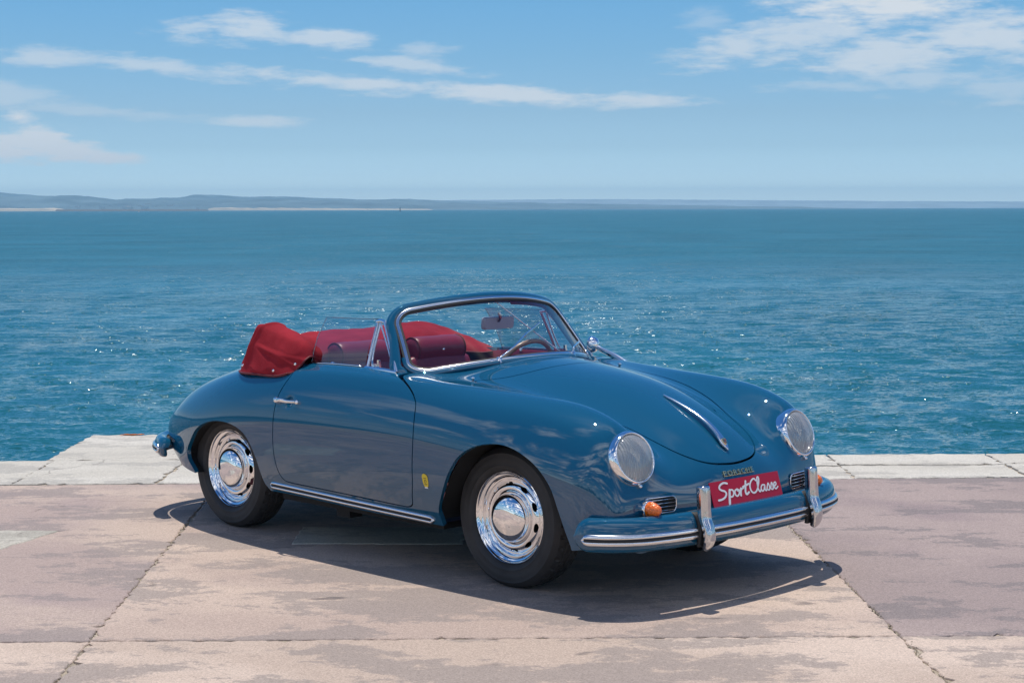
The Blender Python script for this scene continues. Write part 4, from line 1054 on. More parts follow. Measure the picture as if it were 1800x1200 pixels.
# ------------------------------------------------------------------ windscreen
def WS(eta, v):
    """ruled glass surface: eta -1..1 across, v 0..1 up"""
    y = eta * (.612 + (.543 - .612) * v)
    xb, zb = -.437 - .70 * y * y, .960 - .186 * y * y
    xt, zt = -.764 - .45 * y * y, 1.223 - .20 * y * y
    return np.array([xb + (xt - xb) * v, y, zb + (zt - zb) * v])
def WSn(eta, v):
    a = WS(eta + .01, v) - WS(eta - .01, v); b = WS(eta, v + .01) - WS(eta, v - .01); n_ = np.cross(a, b); return n_ / np.linalg.norm(n_)
def ws_loop(mx, my, r, n=10):
    """rounded outline in glass coordinates (metres from the edges)"""
    W, H = 1.19, .42; pts = []
    segs = [(0, -1, 24), ]
    x0, x1, y0, y1 = -W / 2 + mx, W / 2 - mx, my, H - my
    cs = [(x1 - r, y1 - r, 0), (x0 + r, y1 - r, 90), (x0 + r, y0 + r, 180), (x1 - r, y0 + r, 270)]
    raw = []
    for cx, cy, a0 in cs:
        for k in range(n + 1):
            a = R(a0 + 90 * k / n); raw.append((cx + r * math.cos(a), cy + r * math.sin(a)))
    out_ = []
    for i in range(len(raw)):
        a, b = np.array(raw[i]), np.array(raw[(i + 1) % len(raw)]); L_ = np.linalg.norm(b - a); k = max(1, int(L_ / .03))
        for j in range(k): out_.append(a + (b - a) * j / k)
    return [(x / (W / 2), y / H) for x, y in out_]
wf = empty('windscreen', (0, 0, 0), 0, CAR)
lp = ws_loop(.0, .0, .085)
path = np.array([WS(e_, v) for e_, v in lp]); nn = np.array([WSn(e_, v) for e_, v in lp])
tg = np.roll(path, -1, 0) - np.roll(path, 1, 0); tg /= np.linalg.norm(tg, axis=1, keepdims=True)
sd = np.cross(tg, nn); sd /= np.linalg.norm(sd, axis=1, keepdims=True)
if (sd[0] * (path[0] - path.mean(0))).sum() < 0: sd = -sd
if nn[:, 0].mean() < 0: nn = -nn
V, F = sweep(path + nn * .006, rrect(.016, .011, .004, 3), closed=True, side=sd, upv=nn); link('chrome_trim', mesh('chrome_trim', V, F, True, angle=R(50)), ALU, wf)
V, F = sweep(path - sd * .012 + nn * .001, rrect(.014, .010, .004, 2), closed=True, side=sd, upv=nn)
V2, F2 = sweep(path + sd * .012 + nn * .002, rrect(.012, .012, .003, 2), closed=True, side=sd, upv=nn)
sd_loop = sd.copy()
mb = MB(); mb.add(V, F); mb.add(V2, F2); mb.build('rubber_seal', RUBBER, wf, True, R(50))
# glass
ne, nv = 40, 14
gv = [(e_, v) for v in np.linspace(.012, .988, nv) for e_ in np.linspace(-.985, .985, ne)]
gi = np.arange(ne * nv).reshape(nv, ne)
link('glass', mesh('glass', [WS(*q) for q in gv], [(gi[j, i], gi[j, i + 1], gi[j + 1, i + 1], gi[j + 1, i]) for j in range(nv - 1) for i in range(ne - 1)], True), GLASS, wf)
# painted surround: sides and header, open along the scuttle
fr = [(e_, v) for e_, v in ws_loop(-.028, -.025, .105)]
fp = np.array([WS(e_, v) for e_, v in fr])
start = [i for i, (e_, v) in enumerate(fr) if v > -.2]
lowm = np.array([v < .02 and abs(e_) < 1.0 for e_, v in fr])
# order: begin at lower right side, run over the header to the lower left
i0 = next(i for i in range(len(fr)) if (not lowm[i]) and lowm[i - 1])
seq = []
i = i0
while not lowm[i % len(fr)] and len(seq) < len(fr): seq.append(i % len(fr)); i += 1
fe = [fr[k] for k in seq]
# carry the feet down into the scuttle
pth = np.array([WS(*q) for q in fe]); nrm = np.array([WSn(*q) for q in fe])
if nrm[:, 0].mean() < 0: nrm = -nrm
wft = np.clip(1 - (pth[:, 2] - .90) / .17, 0, 1) ** 1.3
pth[:, 0] -= .012 * wft; pth[:, 1] += np.sign(pth[:, 1]) * .026 * wft
ft0 = pth[0] + np.array([.012, 0, -.05]); ft1 = pth[-1] + np.array([.012, 0, -.05])
pth = np.vstack([ft0, pth, ft1]); nrm = np.vstack([nrm[:1], nrm, nrm[-1:]])
tg = np.gradient(pth, axis=0); tg /= np.linalg.norm(tg, axis=1, keepdims=True)
sd = np.cross(tg, nrm); sd /= np.linalg.norm(sd, axis=1, keepdims=True)
cen = np.array([-.72, 0, 1.05])
if (sd[len(sd) // 2] * (pth[len(sd) // 2] - cen)).sum() < 0: sd = -sd
secf = crom([(-.016, .008), (.0, .013), (.018, .006), (.024, -.012), (.016, -.036), (-.004, -.046), (-.018, -.036), (-.018, -.012)], 4, True)
wsc = np.r_[1.5, 1 + .5 * wft, 1.5]
V, F = sweep(pth, secf, side=sd, upv=nrm, scale=np.stack([wsc, np.ones(len(wsc))], 1)); link('frame', mesh('frame', V, F, True, angle=R(60)), PAINT, wf)
# painted bead that beds the screen on the scuttle
kk = [i for i, (e_, v) in enumerate(lp) if v < .30]
kk = sorted(kk, key=lambda i: lp[i][0])
bp_ = path[kk] - np.array([0, 0, 0]); sdk = sd_loop[kk]; nk = nn[kk]
V, F = sweep(bp_ + sdk * .016 - nk * .004, rrect(.020, .030, .008, 3), side=sdk, upv=nk); link('lower_frame', mesh('lower_frame', V, F, True, angle=R(60)), PAINT, wf)
# wipers
def wiper(y, ang_pts, parent):
    w = empty('wiper', (0, 0, 0), 0, parent)
    pv, nv_ = on_top(-.455 - .35 * y * y, y)
    V, F = lathe([(.020, -.01), (.019, .006), (.012, .012), (.011, .026), (.0005, .029)], 18); link('pivot', mesh('pivot', place(V, rot_to(nv_, (1, 0, 0)), pv), F, True), CHROME, w)
    up = [WS(e_, v) + WSn(e_, v) * (.03 if WSn(e_, v)[0] > 0 else -.03) for e_, v in ang_pts]
    a = crom([pv + nv_ * .022] + up, 6)
    V, F = sweep(a, rrect(.012, .006, .002, 2), up=(0, 0, 1), scale=np.linspace(1, .55, len(a))); link('arm', mesh('arm', V, F, True, angle=R(50)), CHROME, w)
    # blade: starts below the joint and runs beyond it
    (e0, v0), (e1, v1) = ang_pts[-2], ang_pts[-1]
    de, dv_ = e1 - e0, v1 - v0; q = [(e1 - de * 1.1, v1 - dv_ * 1.1), (e1 - de * .3, v1 - dv_ * .3), (e1 + de * .5, v1 + dv_ * .5), (e1 + de * 1.0, v1 + dv_ * 1.0)]
    f = 1 if WSn(0, .5)[0] > 0 else -1
    b2 = crom([WS(*k) + WSn(*k) * f * .018 for k in q], 5)
    V, F = sweep(b2, rrect(.008, .016, .002, 2), up=(0, 0, 1)); link('blade', mesh('blade', V, F, True, angle=R(50)), DARKCHROME, w)
wiper(-.25, [(-.25, .12), (-.04, .31), (.10, .40)], CAR)
wiper(.25, [(.42, .05), (.55, .12), (.64, .16)], CAR)
# washer jets and small lamps of the scuttle
for y in (-.508, .508):
    pv, nv_ = on_top(-.392, y * .99)
    V, F = lathe([(.007, -.004), (.006, .008), (.010, .012), (.010, .018), (.0005, .022)], 14); link('washer_jet', mesh('washer_jet', place(V, rot_to(nv_, (1, 0, 0)), pv), F, True), CHROME, CAR)
pv, nv_ = on_top(-.490, -.285)
V, F = lathe([(.012, -.004), (.011, .006), (.008, .012), (.011, .014), (.010, .021), (.0005, .025)], 16); link('washer_jet', mesh('washer_jet', place(V, rot_to(nv_, (1, 0, 0)), pv), F, True), CHROME, CAR)

# vent windows, door glass
for s in (-1, 1):
    vw = empty('vent_window', (0, 0, 0), 0, CAR)
    A_ = np.array([-.965, s * .655, .906]); B_ = np.array([-.992, s * .560, 1.120]); C_ = np.array([-.735, s * .668, .902]); D_ = np.array([-.925, s * .572, 1.128])
    n_ = np.cross(B_ - A_, C_ - A_); n_ /= np.linalg.norm(n_)
    if n_[1] * s < 0: n_ = -n_
    def bar(nm, pts, w, d, m_):
        V, F = sweep(crom(pts, 5), rrect(w, d, min(w, d) * .35, 2), side=None, up=n_); return link(nm, mesh(nm, V, F, True, angle=R(50)), m_, vw)
    bar('rear_bar', [A_ - [0, 0, .01], (A_ + B_) / 2, B_], .016, .016, ALU)
    bar('front_bar', [C_, (C_ + D_) / 2 + [.0, 0, .0], D_], .018, .016, ALU)
    bar('top_bar', [B_ + [-.008, 0, .004], (B_ + D_) / 2 + [0, 0, .006], D_ + [.02, 0, -.01]], .016, .016, CHROME)
    bar('bottom_bar', [A_ + [-.01, 0, .002], (A_ + C_) / 2 + [0, s * .004, .004], C_], .020, .020, CHROME)
    # inner swivelling pane with its own bright frame
    q = [A_ + (C_ - A_) * .16 + (B_ - A_) * .08, A_ + (C_ - A_) * .80 + (B_ - A_) * .085, B_ + (D_ - B_) * .62 - (B_ - A_) * .10, B_ + (D_ - B_) * .40 - (B_ - A_) * .10]
    V, F = sweep(crom(q, 6, True), circ(.0045, 8), up=n_, closed=True); link('pane_frame', mesh('pane_frame', V, F, True), CHROME, vw)
    link('pane', mesh('pane', [A_, C_, D_, B_], [(0, 1, 2, 3)]), GLASS, vw)
    mbv = MB(); c_ = A_ + (C_ - A_) * .22 + (B_ - A_) * .10 - n_ * .01
    mbv.box(c_, (.06, .012, .014)); mbv.box(c_ + [.02, 0, .014], (.012, .012, .026)); mbv.build('latch', CHROME, vw)
    # wound-up side glass
    t0, t1 = np.array([-1.405, s * .545, 1.128]), np.array([-.985, s * .557, 1.136]); b0, b1 = np.array([-1.385, s * .662, .88]), np.array([-.975, s * .660, .88])
    gv = []
    for k in range(9):
        for j in range(6):
            a = b0 + (b1 - b0) * k / 8; b = t0 + (t1 - t0) * k / 8; v = a + (b - a) * j / 5; v = v + np.array([0, s * .02 * math.sin(j / 5 * math.pi), 0]); gv.append(v)
    gf = [(k * 6 + j, (k + 1) * 6 + j, (k + 1) * 6 + j + 1, k * 6 + j + 1) for k in range(8) for j in range(5)]
    g_ = link('door_glass', mesh('door_glass', gv, gf, True), SIDEGLASS, CAR)
    ed = [gv[j] for j in range(6)] + [gv[k * 6 + 5] for k in range(1, 9)]
    V, F = sweep(ed, circ(.0026, 6), up=n_); link('glass_edge', mesh('glass_edge', V, F, True), glass_mat('glass_edge_%d' % (s > 0), (.62, .74, .72), 3.0), g_)
    # bright strip along the top of the door
    xs_ = np.linspace(-1.40, -.99, 20); pts = np.array([on_top(x, s * .668)[0] for x in xs_]) + [0, 0, .003]
    V, F = sweep(pts, rrect(.008, .006, .002, 2)); link('waist_strip', mesh('waist_strip', V, F, True), ALU, doors[s])

# door handles
for s in (-1, 1):
    hm_ = MB()
    q = [on_side(x, z, s) for x, z in ((-1.452, .7285), (-1.41, .730), (-1.37, .731), (-1.30, .731))]
    pts = [q[0][0] + q[0][1] * .020, q[1][0] + q[1][1] * .030, q[2][0] + q[2][1] * .031, q[3][0] + q[3][1] * .018]
    a = crom(pts, 6); V, F = sweep(a, rrect(.013, .020, .006, 4), up=(0, 0, 1), scale=np.interp(np.linspace(0, 1, len(a)), [0, .3, 1], [1.05, 1.0, .62])); hm_.add(V, F)
    V, F = lathe([(.016, -.004), (.0165, .008), (.015, .018), (.013, .026), (.010, .030), (.0005, .031)], 24); hm_.add(place(V, rot_to(q[0][1]), q[0][0]), F)
    V, F = lathe([(.011, -.004), (.011, .006), (.009, .016), (.0005, .019)], 18); hm_.add(place(V, rot_to(q[3][1]), q[3][0]), F); hm_.build('door_handle', CHROME, doors[s], True, R(60))

# ------------------------------------------------------------------ hood ornament, lettering, plate, sticker
hh = hood
xs_ = np.linspace(.325, .690, 40); base = np.array([on_top(x, 0)[0] for x in xs_]); bn = np.array([on_top(x, 0)[1] for x in xs_])
f = np.linspace(0, 1, 40)
lift = np.interp(f, [0, .1, .45, .75, .9, 1], [.004, .008, .016, .020, .014, .006]); lift = np.convolve(np.pad(lift, 3, 'edge'), np.ones(7) / 7, 'valid')
wy = np.interp(f, [0, .05, .4, .8, .88, .93, 1], [.007, .013, .023, .030, .038, .041, .007]); hz_ = np.interp(f, [0, .1, .5, .85, 1], [.006, .009, .015, .018, .010])
V, F = sweep(base + bn * lift[:, None], rrect(1, 1, .32, 4), side=np.tile((0, 1.0, 0), (40, 1)), upv=bn, scale=np.stack([wy, hz_], 1))
link('hood_handle', mesh('hood_handle', V, F, True, angle=R(60)), ALU, hh)
# crest at its foot: a small gold shield, quartered
cp = base[36] + bn[36] * (lift[36] + .0095); M = rot_to(bn[36] + np.array([.35, 0, 0]), (-1, 0, .6))
def shield(k, dz): return [(dz, a * k, b * k) for a, b in ((-.011, .014), (-.006, .016), (0, .0165), (.006, .016), (.011, .014), (.0115, .002), (.009, -.007), (.004, -.014), (0, -.017), (-.004, -.014), (-.009, -.007), (-.0115, .002))]
sv = place(shield(1, .002), M, cp); sb = place(shield(1, -.004), M, cp)
link('crest', mesh('crest', np.vstack([sv, sb]), [tuple(range(12))] + [(i, (i + 1) % 12, 12 + (i + 1) % 12, 12 + i) for i in range(12)]), GOLD, hh)
mbq = MB()
for y0, z0, w, h_ in ((.0055, .008, .008, .0022), (.0055, .0035, .008, .0022), (-.005, -.004, .007, .0022), (-.0045, -.008, .006, .0022)):
    mbq.add(place([(.003, y0 - w / 2, z0 - h_ / 2), (.003, y0 + w / 2, z0 - h_ / 2), (.003, y0 + w / 2, z0 + h_ / 2), (.003, y0 - w / 2, z0 + h_ / 2)], M, cp), [(0, 1, 2, 3)], 0)
for y0, z0, w, h_ in ((-.005, .006, .0035, .006), (.005, -.006, .0032, .006), (0, .001, .006, .006)):
    mbq.add(place([(.0032, y0 - w / 2, z0 - h_ / 2), (.0032, y0 + w / 2, z0 - h_ / 2), (.0032, y0 + w / 2, z0 + h_ / 2), (.0032, y0 - w / 2, z0 + h_ / 2)], M, cp), [(0, 1, 2, 3)], 1)
mbq.build('crest_print', [mat('crest_red', (.35, .02, .03), .4), BROWN], hh)

def text_mesh(s, size, extrude=.001, spacing=1.0):
    cu = bpy.data.curves.new('lettering', 'FONT'); cu.body = s; cu.size = size; cu.extrude = extrude; cu.align_x = 'CENTER'; cu.space_character = spacing; cu.resolution_u = 3
    o = bpy.data.objects.new('lettering', cu); COL.objects.link(o)
    bpy.context.view_layer.update()
    me_ = bpy.data.meshes.new_from_object(o.evaluated_get(bpy.context.evaluated_depsgraph_get()))
    bpy.data.objects.remove(o); bpy.data.curves.remove(cu); me_.name = 'lettering'; me_.materials.clear()
    return me_
me_ = text_mesh('PORSCHE', .034, .0022, 1.32)
co = np.array([v.co[:] for v in me_.vertices]); w_ = co[:, 0].max() - co[:, 0].min(); kx = .205 / w_
for v in me_.vertices:
    x, y, z = v.co; yy = -x * kx * -1
    pz = .5125 + y * .86
    pt, nr = on_nose(x * kx, pz); pt = pt + nr * (.004 + z)
    v.co = pt
link('nameplate', me_, GOLD, CAR)
V, F = sweep([on_nose(y, .5115)[0] + on_nose(y, .5115)[1] * .004 for y in np.linspace(-.104, .104, 14)], rrect(.003, .003, .001, 2)); link('nameplate_bar', mesh('nameplate_bar', V, F), GOLD, CAR)

pl = empty('sign_plate', (0, 0, 0), 0, CAR)
PC = np.array([.806, -.005, .450]); PT = R(17)
PM = rot_to((math.cos(PT), 0, math.sin(PT)))
def plate_pt(u, v, d):      # u to the car's left seen from the front is +y; slight bow
    return PC + PM @ np.array([d - .06 * u * u, u, v])
nu_ = 17; us = np.linspace(-.24, .24, nu_)
V = [plate_pt(u, v, d) for d in (0, -.003) for v in (-.058, .058) for u in us]
F = [(i, i + 1, nu_ + i + 1, nu_ + i) for i in range(nu_ - 1)] + [(2 * nu_ + i, 3 * nu_ + i, 3 * nu_ + i + 1, 2 * nu_ + i + 1) for i in range(nu_ - 1)]
F += [(i, 2 * nu_ + i, 2 * nu_ + i + 1, i + 1) for i in range(nu_ - 1)] + [(nu_ + i, nu_ + i + 1, 3 * nu_ + i + 1, 3 * nu_ + i) for i in range(nu_ - 1)]
link('panel', mesh('panel', V, F), REDPLATE, pl)
ST = [([(1.75, 2.05), (1.2, 2.2), (.55, 2.0), (.25, 1.6), (.5, 1.25), (1.05, 1.0), (1.25, .6), (.9, .15), (.3, -.08), (-.3, -.12)], .13),
      ([(1.95, 1.05), (1.75, .3), (1.45, -.95)], .17), ([(1.75, .55), (2.1, 1.02), (2.5, .95), (2.55, .5), (2.25, .08), (1.8, .1)], .11),
      ([(3.25, 1.0), (2.85, .8), (2.8, .25), (3.1, .02), (3.5, .3), (3.55, .8), (3.25, 1.0), (3.35, .75), (3.75, .8)], .11),
      ([(4.0, 1.0), (3.85, .5), (3.75, 0)], .14), ([(3.85, .45), (4.1, .85), (4.5, 1.0)], .11),
      ([(5.1, 1.9), (4.85, 1.0), (4.7, .35), (4.85, .02), (5.3, .25)], .14), ([(4.4, 1.15), (5.0, 1.3), (5.6, 1.45)], .13),
      ([(7.0, 1.75), (6.75, 2.05), (6.2, 1.85), (5.75, 1.2), (5.75, .45), (6.15, .03), (6.7, .2), (7.15, .75), (7.55, 1.6), (7.6, 2.15), (7.35, 2.1), (7.2, 1.4), (7.15, .5), (7.35, .05), (7.65, .3)], .115),
      ([(8.45, .9), (8.0, .92), (7.7, .5), (7.85, .05), (8.2, .25), (8.5, .9), (8.4, .25), (8.6, .03), (8.85, .4)], .10),
      ([(8.8, .3), (9.2, 1.05), (9.35, .5), (9.2, .05), (8.9, .12)], .10), ([(9.35, .2), (9.55, .35), (9.9, 1.05), (10.05, .5), (9.9, .05), (9.6, .12)], .10),
      ([(10.05, .2), (10.35, .45), (10.7, .7), (10.65, 1.0), (10.35, .9), (10.25, .4), (10.5, .03), (10.95, .3)], .10)]
mb = MB(); kS = .0372
for st, w in ST:
    w *= 1.12
    c_ = crom(st, 7); tgs = np.gradient(c_, axis=0); tgs /= np.linalg.norm(tgs, axis=1, keepdims=True) + 1e-9; nr = np.stack([-tgs[:, 1], tgs[:, 0]], 1)
    L_ = [c_ + nr * w, c_ - nr * w]
    for cap_, tt_ in ((c_[0], None), (c_[-1], None)):
        a = np.linspace(0, 2 * np.pi, 10, endpoint=False); V = [plate_pt((q[0] - 5.15) * kS, (q[1] - .62) * kS * .80, .0016 + .0002 * rng.random()) for q in cap_ + w * np.stack([np.cos(a), np.sin(a)], 1)]
        mb.add(V, [tuple(range(10))])
    n = len(c_); dd = .0012 + .0003 * rng.random()
    V = [plate_pt((q[0] - 5.15) * kS, (q[1] - .62) * kS * .80, dd) for side_ in L_ for q in side_]
    mb.add(V, [(i, n + i, n + i + 1, i + 1) for i in range(n - 1)])
mb.build('lettering', WHITE, pl)
# small yellow club sticker on the right front wing
ps, ns_ = on_side(-.366, .451, -1); M = rot_to(ns_)
stk = empty('sticker', (0, 0, 0), 0, CAR)
def sticker_pts(k, d): return [place([(d, a * k, b * k)], M, ps)[0] for a, b in ((-.019, .022), (-.012, .032), (0, .035), (.012, .032), (.019, .022), (.019, -.004), (.014, -.024), (.0, -.034), (-.014, -.024), (-.019, -.004))]
link('film', mesh('film', sticker_pts(1, .0014), [tuple(range(10))]), YELLOW, stk)
mb = MB(); a = np.linspace(0, 2 * np.pi, 14)
for k in range(13):
    if k in (10, 11): continue
    mb.add(place([(.002, .0075 * math.cos(a[k]), -.002 + .009 * math.sin(a[k])), (.002, .0075 * math.cos(a[k + 1]), -.002 + .009 * math.sin(a[k + 1])), (.002, .0045 * math.cos(a[k + 1]), -.002 + .006 * math.sin(a[k + 1])), (.002, .0045 * math.cos(a[k]), -.002 + .006 * math.sin(a[k]))], M, ps), [(0, 1, 2, 3)])
mb.add(place([(.002, -.010, -.018), (.002, .010, -.016), (.002, .010, -.013), (.002, -.010, -.015)], M, ps), [(0, 1, 2, 3)])
mb.add(place([(.002, -.008, .012), (.002, .008, .012), (.002, .008, .015), (.002, -.008, .015)], M, ps), [(0, 1, 2, 3)])
mb.build('print', BROWN, stk)
link('tab', mesh('tab', place([(.0018, -.011, -.034), (.0018, .011, -.034), (.0018, .010, -.028), (.0018, -.010, -.028)], M, ps), [(0, 1, 2, 3)]), WHITE, stk)

# wing mirror on the far door
wm = empty('wing_mirror', (0, 0, 0), 0, CAR)
hc = np.array([-.765, .705, .955])
V, F = lathe([(.0005, -.038), (.02, -.036), (.034, -.026), (.042, -.008), (.044, .006), (.042, .010)], 32); V = place(V, rot_to((-1, -.25, .05)), hc); link('housing', mesh('housing', V, F, True), CHROME, wm)
V, F = lathe([(.0005, .008), (.041, .008)], 32); link('mirror', mesh('mirror', place(V, rot_to((-1, -.25, .05)), hc), F), MIRROR, wm)
V, F = sweep(crom([hc + [.03, 0, -.01], (-.70, .712, .93), (-.62, .722, .900), (-.55, .725, .868)], 6), circ(.009, 10, .013), scale=np.linspace(.8, 1.5, 19)); link('stalk', mesh('stalk', V, F, True), CHROME, wm)

# ------------------------------------------------------------------ cabin
tub = MB()
tub.box((-1.25, 0, .25), (1.5, 1.24, .03))
tub.build('cabin_floor', CARPET, CAR)
# rear bulkhead and parcel shelf
def strip_mesh(rowsP): 
    V = [q for r in rowsP for q in r]; m_ = len(rowsP[0])
    return V, [(i * m_ + j, i * m_ + j + 1, (i + 1) * m_ + j + 1, (i + 1) * m_ + j) for i in range(len(rowsP) - 1) for j in range(m_ - 1)]
ysb = np.linspace(-.62, .62, 17)
V, F = strip_mesh([[(-1.72, y, .27) for y in ysb], [(-1.74, y, .62) for y in ysb], [(-1.80, y, .80) for y in ysb], [(-1.95, y, .85) for y in ysb], [(-2.04, y * .7, .90) for y in ysb]])
link('rear_shelf', mesh('rear_shelf', V, F, True), LEATHER, CAR)
for s in (-1, 1):
    xs_ = np.linspace(-1.78, -.58, 18)
    rows3 = []
    for z, yo in ((.26, .600), (.45, .612), (.62, .622), (.80, .636), (.868, .644)): rows3.append([(x, s * (yo - .05 * max(0, (x + .85) / .3) * 0), z + (.02 if z > .8 else 0)) for x in xs_])
    rows3.append([(x, s * .664, on_top(x, s * .664)[0][2] - .006) for x in xs_])
    V, F = strip_mesh(rows3); dp = link('door_panel', mesh('door_panel', V, F, True), LEATHER, CAR)
    V, F = sweep(crom([(-1.36, s * .60, .72), (-1.2, s * .585, .735), (-1.02, s * .60, .72)], 6), rrect(.05, .03, .012, 3)); link('armrest', mesh('armrest', V, F, True), LEATHER, dp)
    V, F = lathe([(.011, 0), (.011, .02), (.008, .025), (.0005, .027)], 16); link('lock_knob', mesh('lock_knob', place(V, rot_to((0, 0, 1), (1, 0, 0)), (-1.235, s * .648, .895)), F, True), CHROME, dp)
# dashboard with padded top
ds = np.linspace(-.63, .63, 33)
dr_ = []
for k, (dx, dz) in enumerate(((.03, -.02), (-.03, .004), (-.10, .008), (-.145, -.006), (-.160, -.035), (-.155, -.07), (-.135, -.16), (-.13, -.24))):
    dx -= .035; dz -= .006
    row = []
    for y in ds:
        x = -.455 - .69 * y * y; z = .951 - .186 * y * y
        row.append((x + dx, y, z + dz))
    dr_.append(row)
V, F = strip_mesh(dr_[:5]); link('dash_pad', mesh('dash_pad', V, F, True), LEATHER, CAR)
V, F = strip_mesh(dr_[4:]); link('dashboard', mesh('dashboard', V, F, True), PAINT, CAR)
# seats
def seat(y):
    s_ = empty('seat', (0, y, 0), 0, CAR)
    rows3 = []
    sec = crom(rrect(1, 1, .3, 5), 1, True)
    cush = crom([(-1.42, 0, .42), (-1.30, 0, .43), (-1.15, 0, .44), (-1.02, 0, .45), (-.95, 0, .44)], 4)
    V, F = sweep(cush, rrect(1, 1, .3, 5), side=np.tile((0, 1.0, 0), (17, 1)), upv=np.tile((0, 0, 1.0), (17, 1)), scale=np.stack([np.interp(np.linspace(0, 1, 17), [0, .1, .9, 1], [.38, .46, .46, .38]), np.interp(np.linspace(0, 1, 17), [0, .1, .9, 1], [.10, .15, .15, .09])], 1)); link('cushion', mesh('cushion', V, F, True), LEATHER, s_)
    bk = crom([(-1.36, 0, .46), (-1.41, 0, .60), (-1.455, 0, .74), (-1.49, 0, .85), (-1.50, 0, .885)], 4)
    V, F = sweep(bk, rrect(1, 1, .3, 5), side=np.tile((0, 1.0, 0), (17, 1)), upv=np.tile((1.0, 0, .3), (17, 1)), scale=np.stack([np.interp(np.linspace(0, 1, 17), [0, .2, .8, 1], [.44, .48, .44, .34]), np.interp(np.linspace(0, 1, 17), [0, .2, .8, 1], [.12, .13, .11, .07])], 1)); link('backrest', mesh('backrest', V, F, True), LEATHER, s_)
    pr = [(.0005, -.176), (.03, -.176), (.055, -.171), (.066, -.162), (.070, -.145)] + [(.0705 + .001 * math.sin(k), -.145 + .29 * k / 10) for k in range(1, 10)] + [(.070, .145), (.066, .162), (.055, .171), (.03, .176), (.0005, .176)]
    V, F = lathe(pr, 40); hr = link('headrest', mesh('headrest', place(V, rot_to((0, 1, 0)), (-1.50, 0, .918)), F, True), LEATHER, s_)
    for e_ in (-1, 1):
        a = np.linspace(0, 2 * np.pi, 40, endpoint=False); pts = [(-1.50 + .068 * math.cos(t_), e_ * .164, .918 + .068 * math.sin(t_)) for t_ in a]
        V, F = sweep(pts, circ(.0035, 6), up=(0, 1, 0), closed=True); link('piping', mesh('piping', V, F, True), HEM, s_)
    V, F = lathe([(.008, 0), (.007, .006), (.0005, .008)], 12); link('button', mesh('button', place(V, rot_to((1, 0, 0)), (-1.430, .0, .918)), F, True), CHROME, s_)
for y in (-.255, .262): seat(y)
# steering wheel
sw = empty('steering_wheel', (0, 0, 0), 0, CAR)
sx_ = np.array([-.90, 0, .48]); sx_ /= np.linalg.norm(sx_); M = rot_to(sx_); c0 = np.array([-.93, .345, .815])
a = np.linspace(0, 2 * np.pi, 56, endpoint=False)
V, F = sweep(place(np.stack([np.zeros(56), .198 * np.cos(a), .198 * np.sin(a)], 1), M, c0), circ(.0125, 10), up=sx_, closed=True); link('rim', mesh('rim', V, F, True), IVORY, sw)
mb = MB()
for an in (R(8), R(172), R(270)):
    V, F = sweep(place([(-.03, .02 * math.cos(an), .02 * math.sin(an)), (-.02, .1 * math.cos(an), .1 * math.sin(an)), (0, .19 * math.cos(an), .19 * math.sin(an))], M, c0), circ(.006, 8), up=sx_); link('spoke', mesh('spoke', V, F, True), CHROME, sw)
V, F = lathe([(.04, -.04), (.042, -.02), (.035, -.008), (.0005, -.004)], 24); link('hub', mesh('hub', place(V, M, c0), F, True), IVORY, sw)
# inside mirror on its rod
im = empty('interior_mirror', (0, 0, 0), 0, CAR)
mc = np.array([-.80, .055, 1.098])
Mm = rot_to((-.97, .05, .10))
V, F = sweep(place([(-.012, 0, 0), (-.004, 0, 0), (.008, 0, 0), (.012, 0, 0)], Mm, mc), rrect(.205, .062, .016, 4), side=np.tile(Mm[:, 1], (4, 1)), upv=np.tile(Mm[:, 2], (4, 1)), scale=[.92, 1, 1, .96]); link('housing', mesh('housing', V, F, True, angle=R(40)), GREYPLASTIC, im)
tp, bt = WS(.0, .97) - [.02, 0, 0], WS(.30, .03) - [.02, 0, 0]
V, F = sweep(crom([tp, (tp + bt) / 2, bt], 4), circ(.0032, 8)); link('rod', mesh('rod', V, F, True), CHROME, im)
V, F = sweep(crom([mc + [.012, -.01, .01], mc + [.03, -.015, .035], mc + [.028, -.02, .055]], 5), circ(.010, 10), up=(0, 1, 0)); link('clamp', mesh('clamp', V, F, True), DARKCHROME, im)
# sun visors under the header
for y0, y1 in ((.12, .50),):
    rw = []
    for v in (.955, .91, .86):
        rw.append([WS(y / .57, v) - np.array([.035 + .10 * (.955 - v), 0, -.004]) for y in np.linspace(y0, y1, 10)])
    V, F = strip_mesh(rw); link('sun_visor', mesh('sun_visor', V, F, True), LEATHER, CAR)

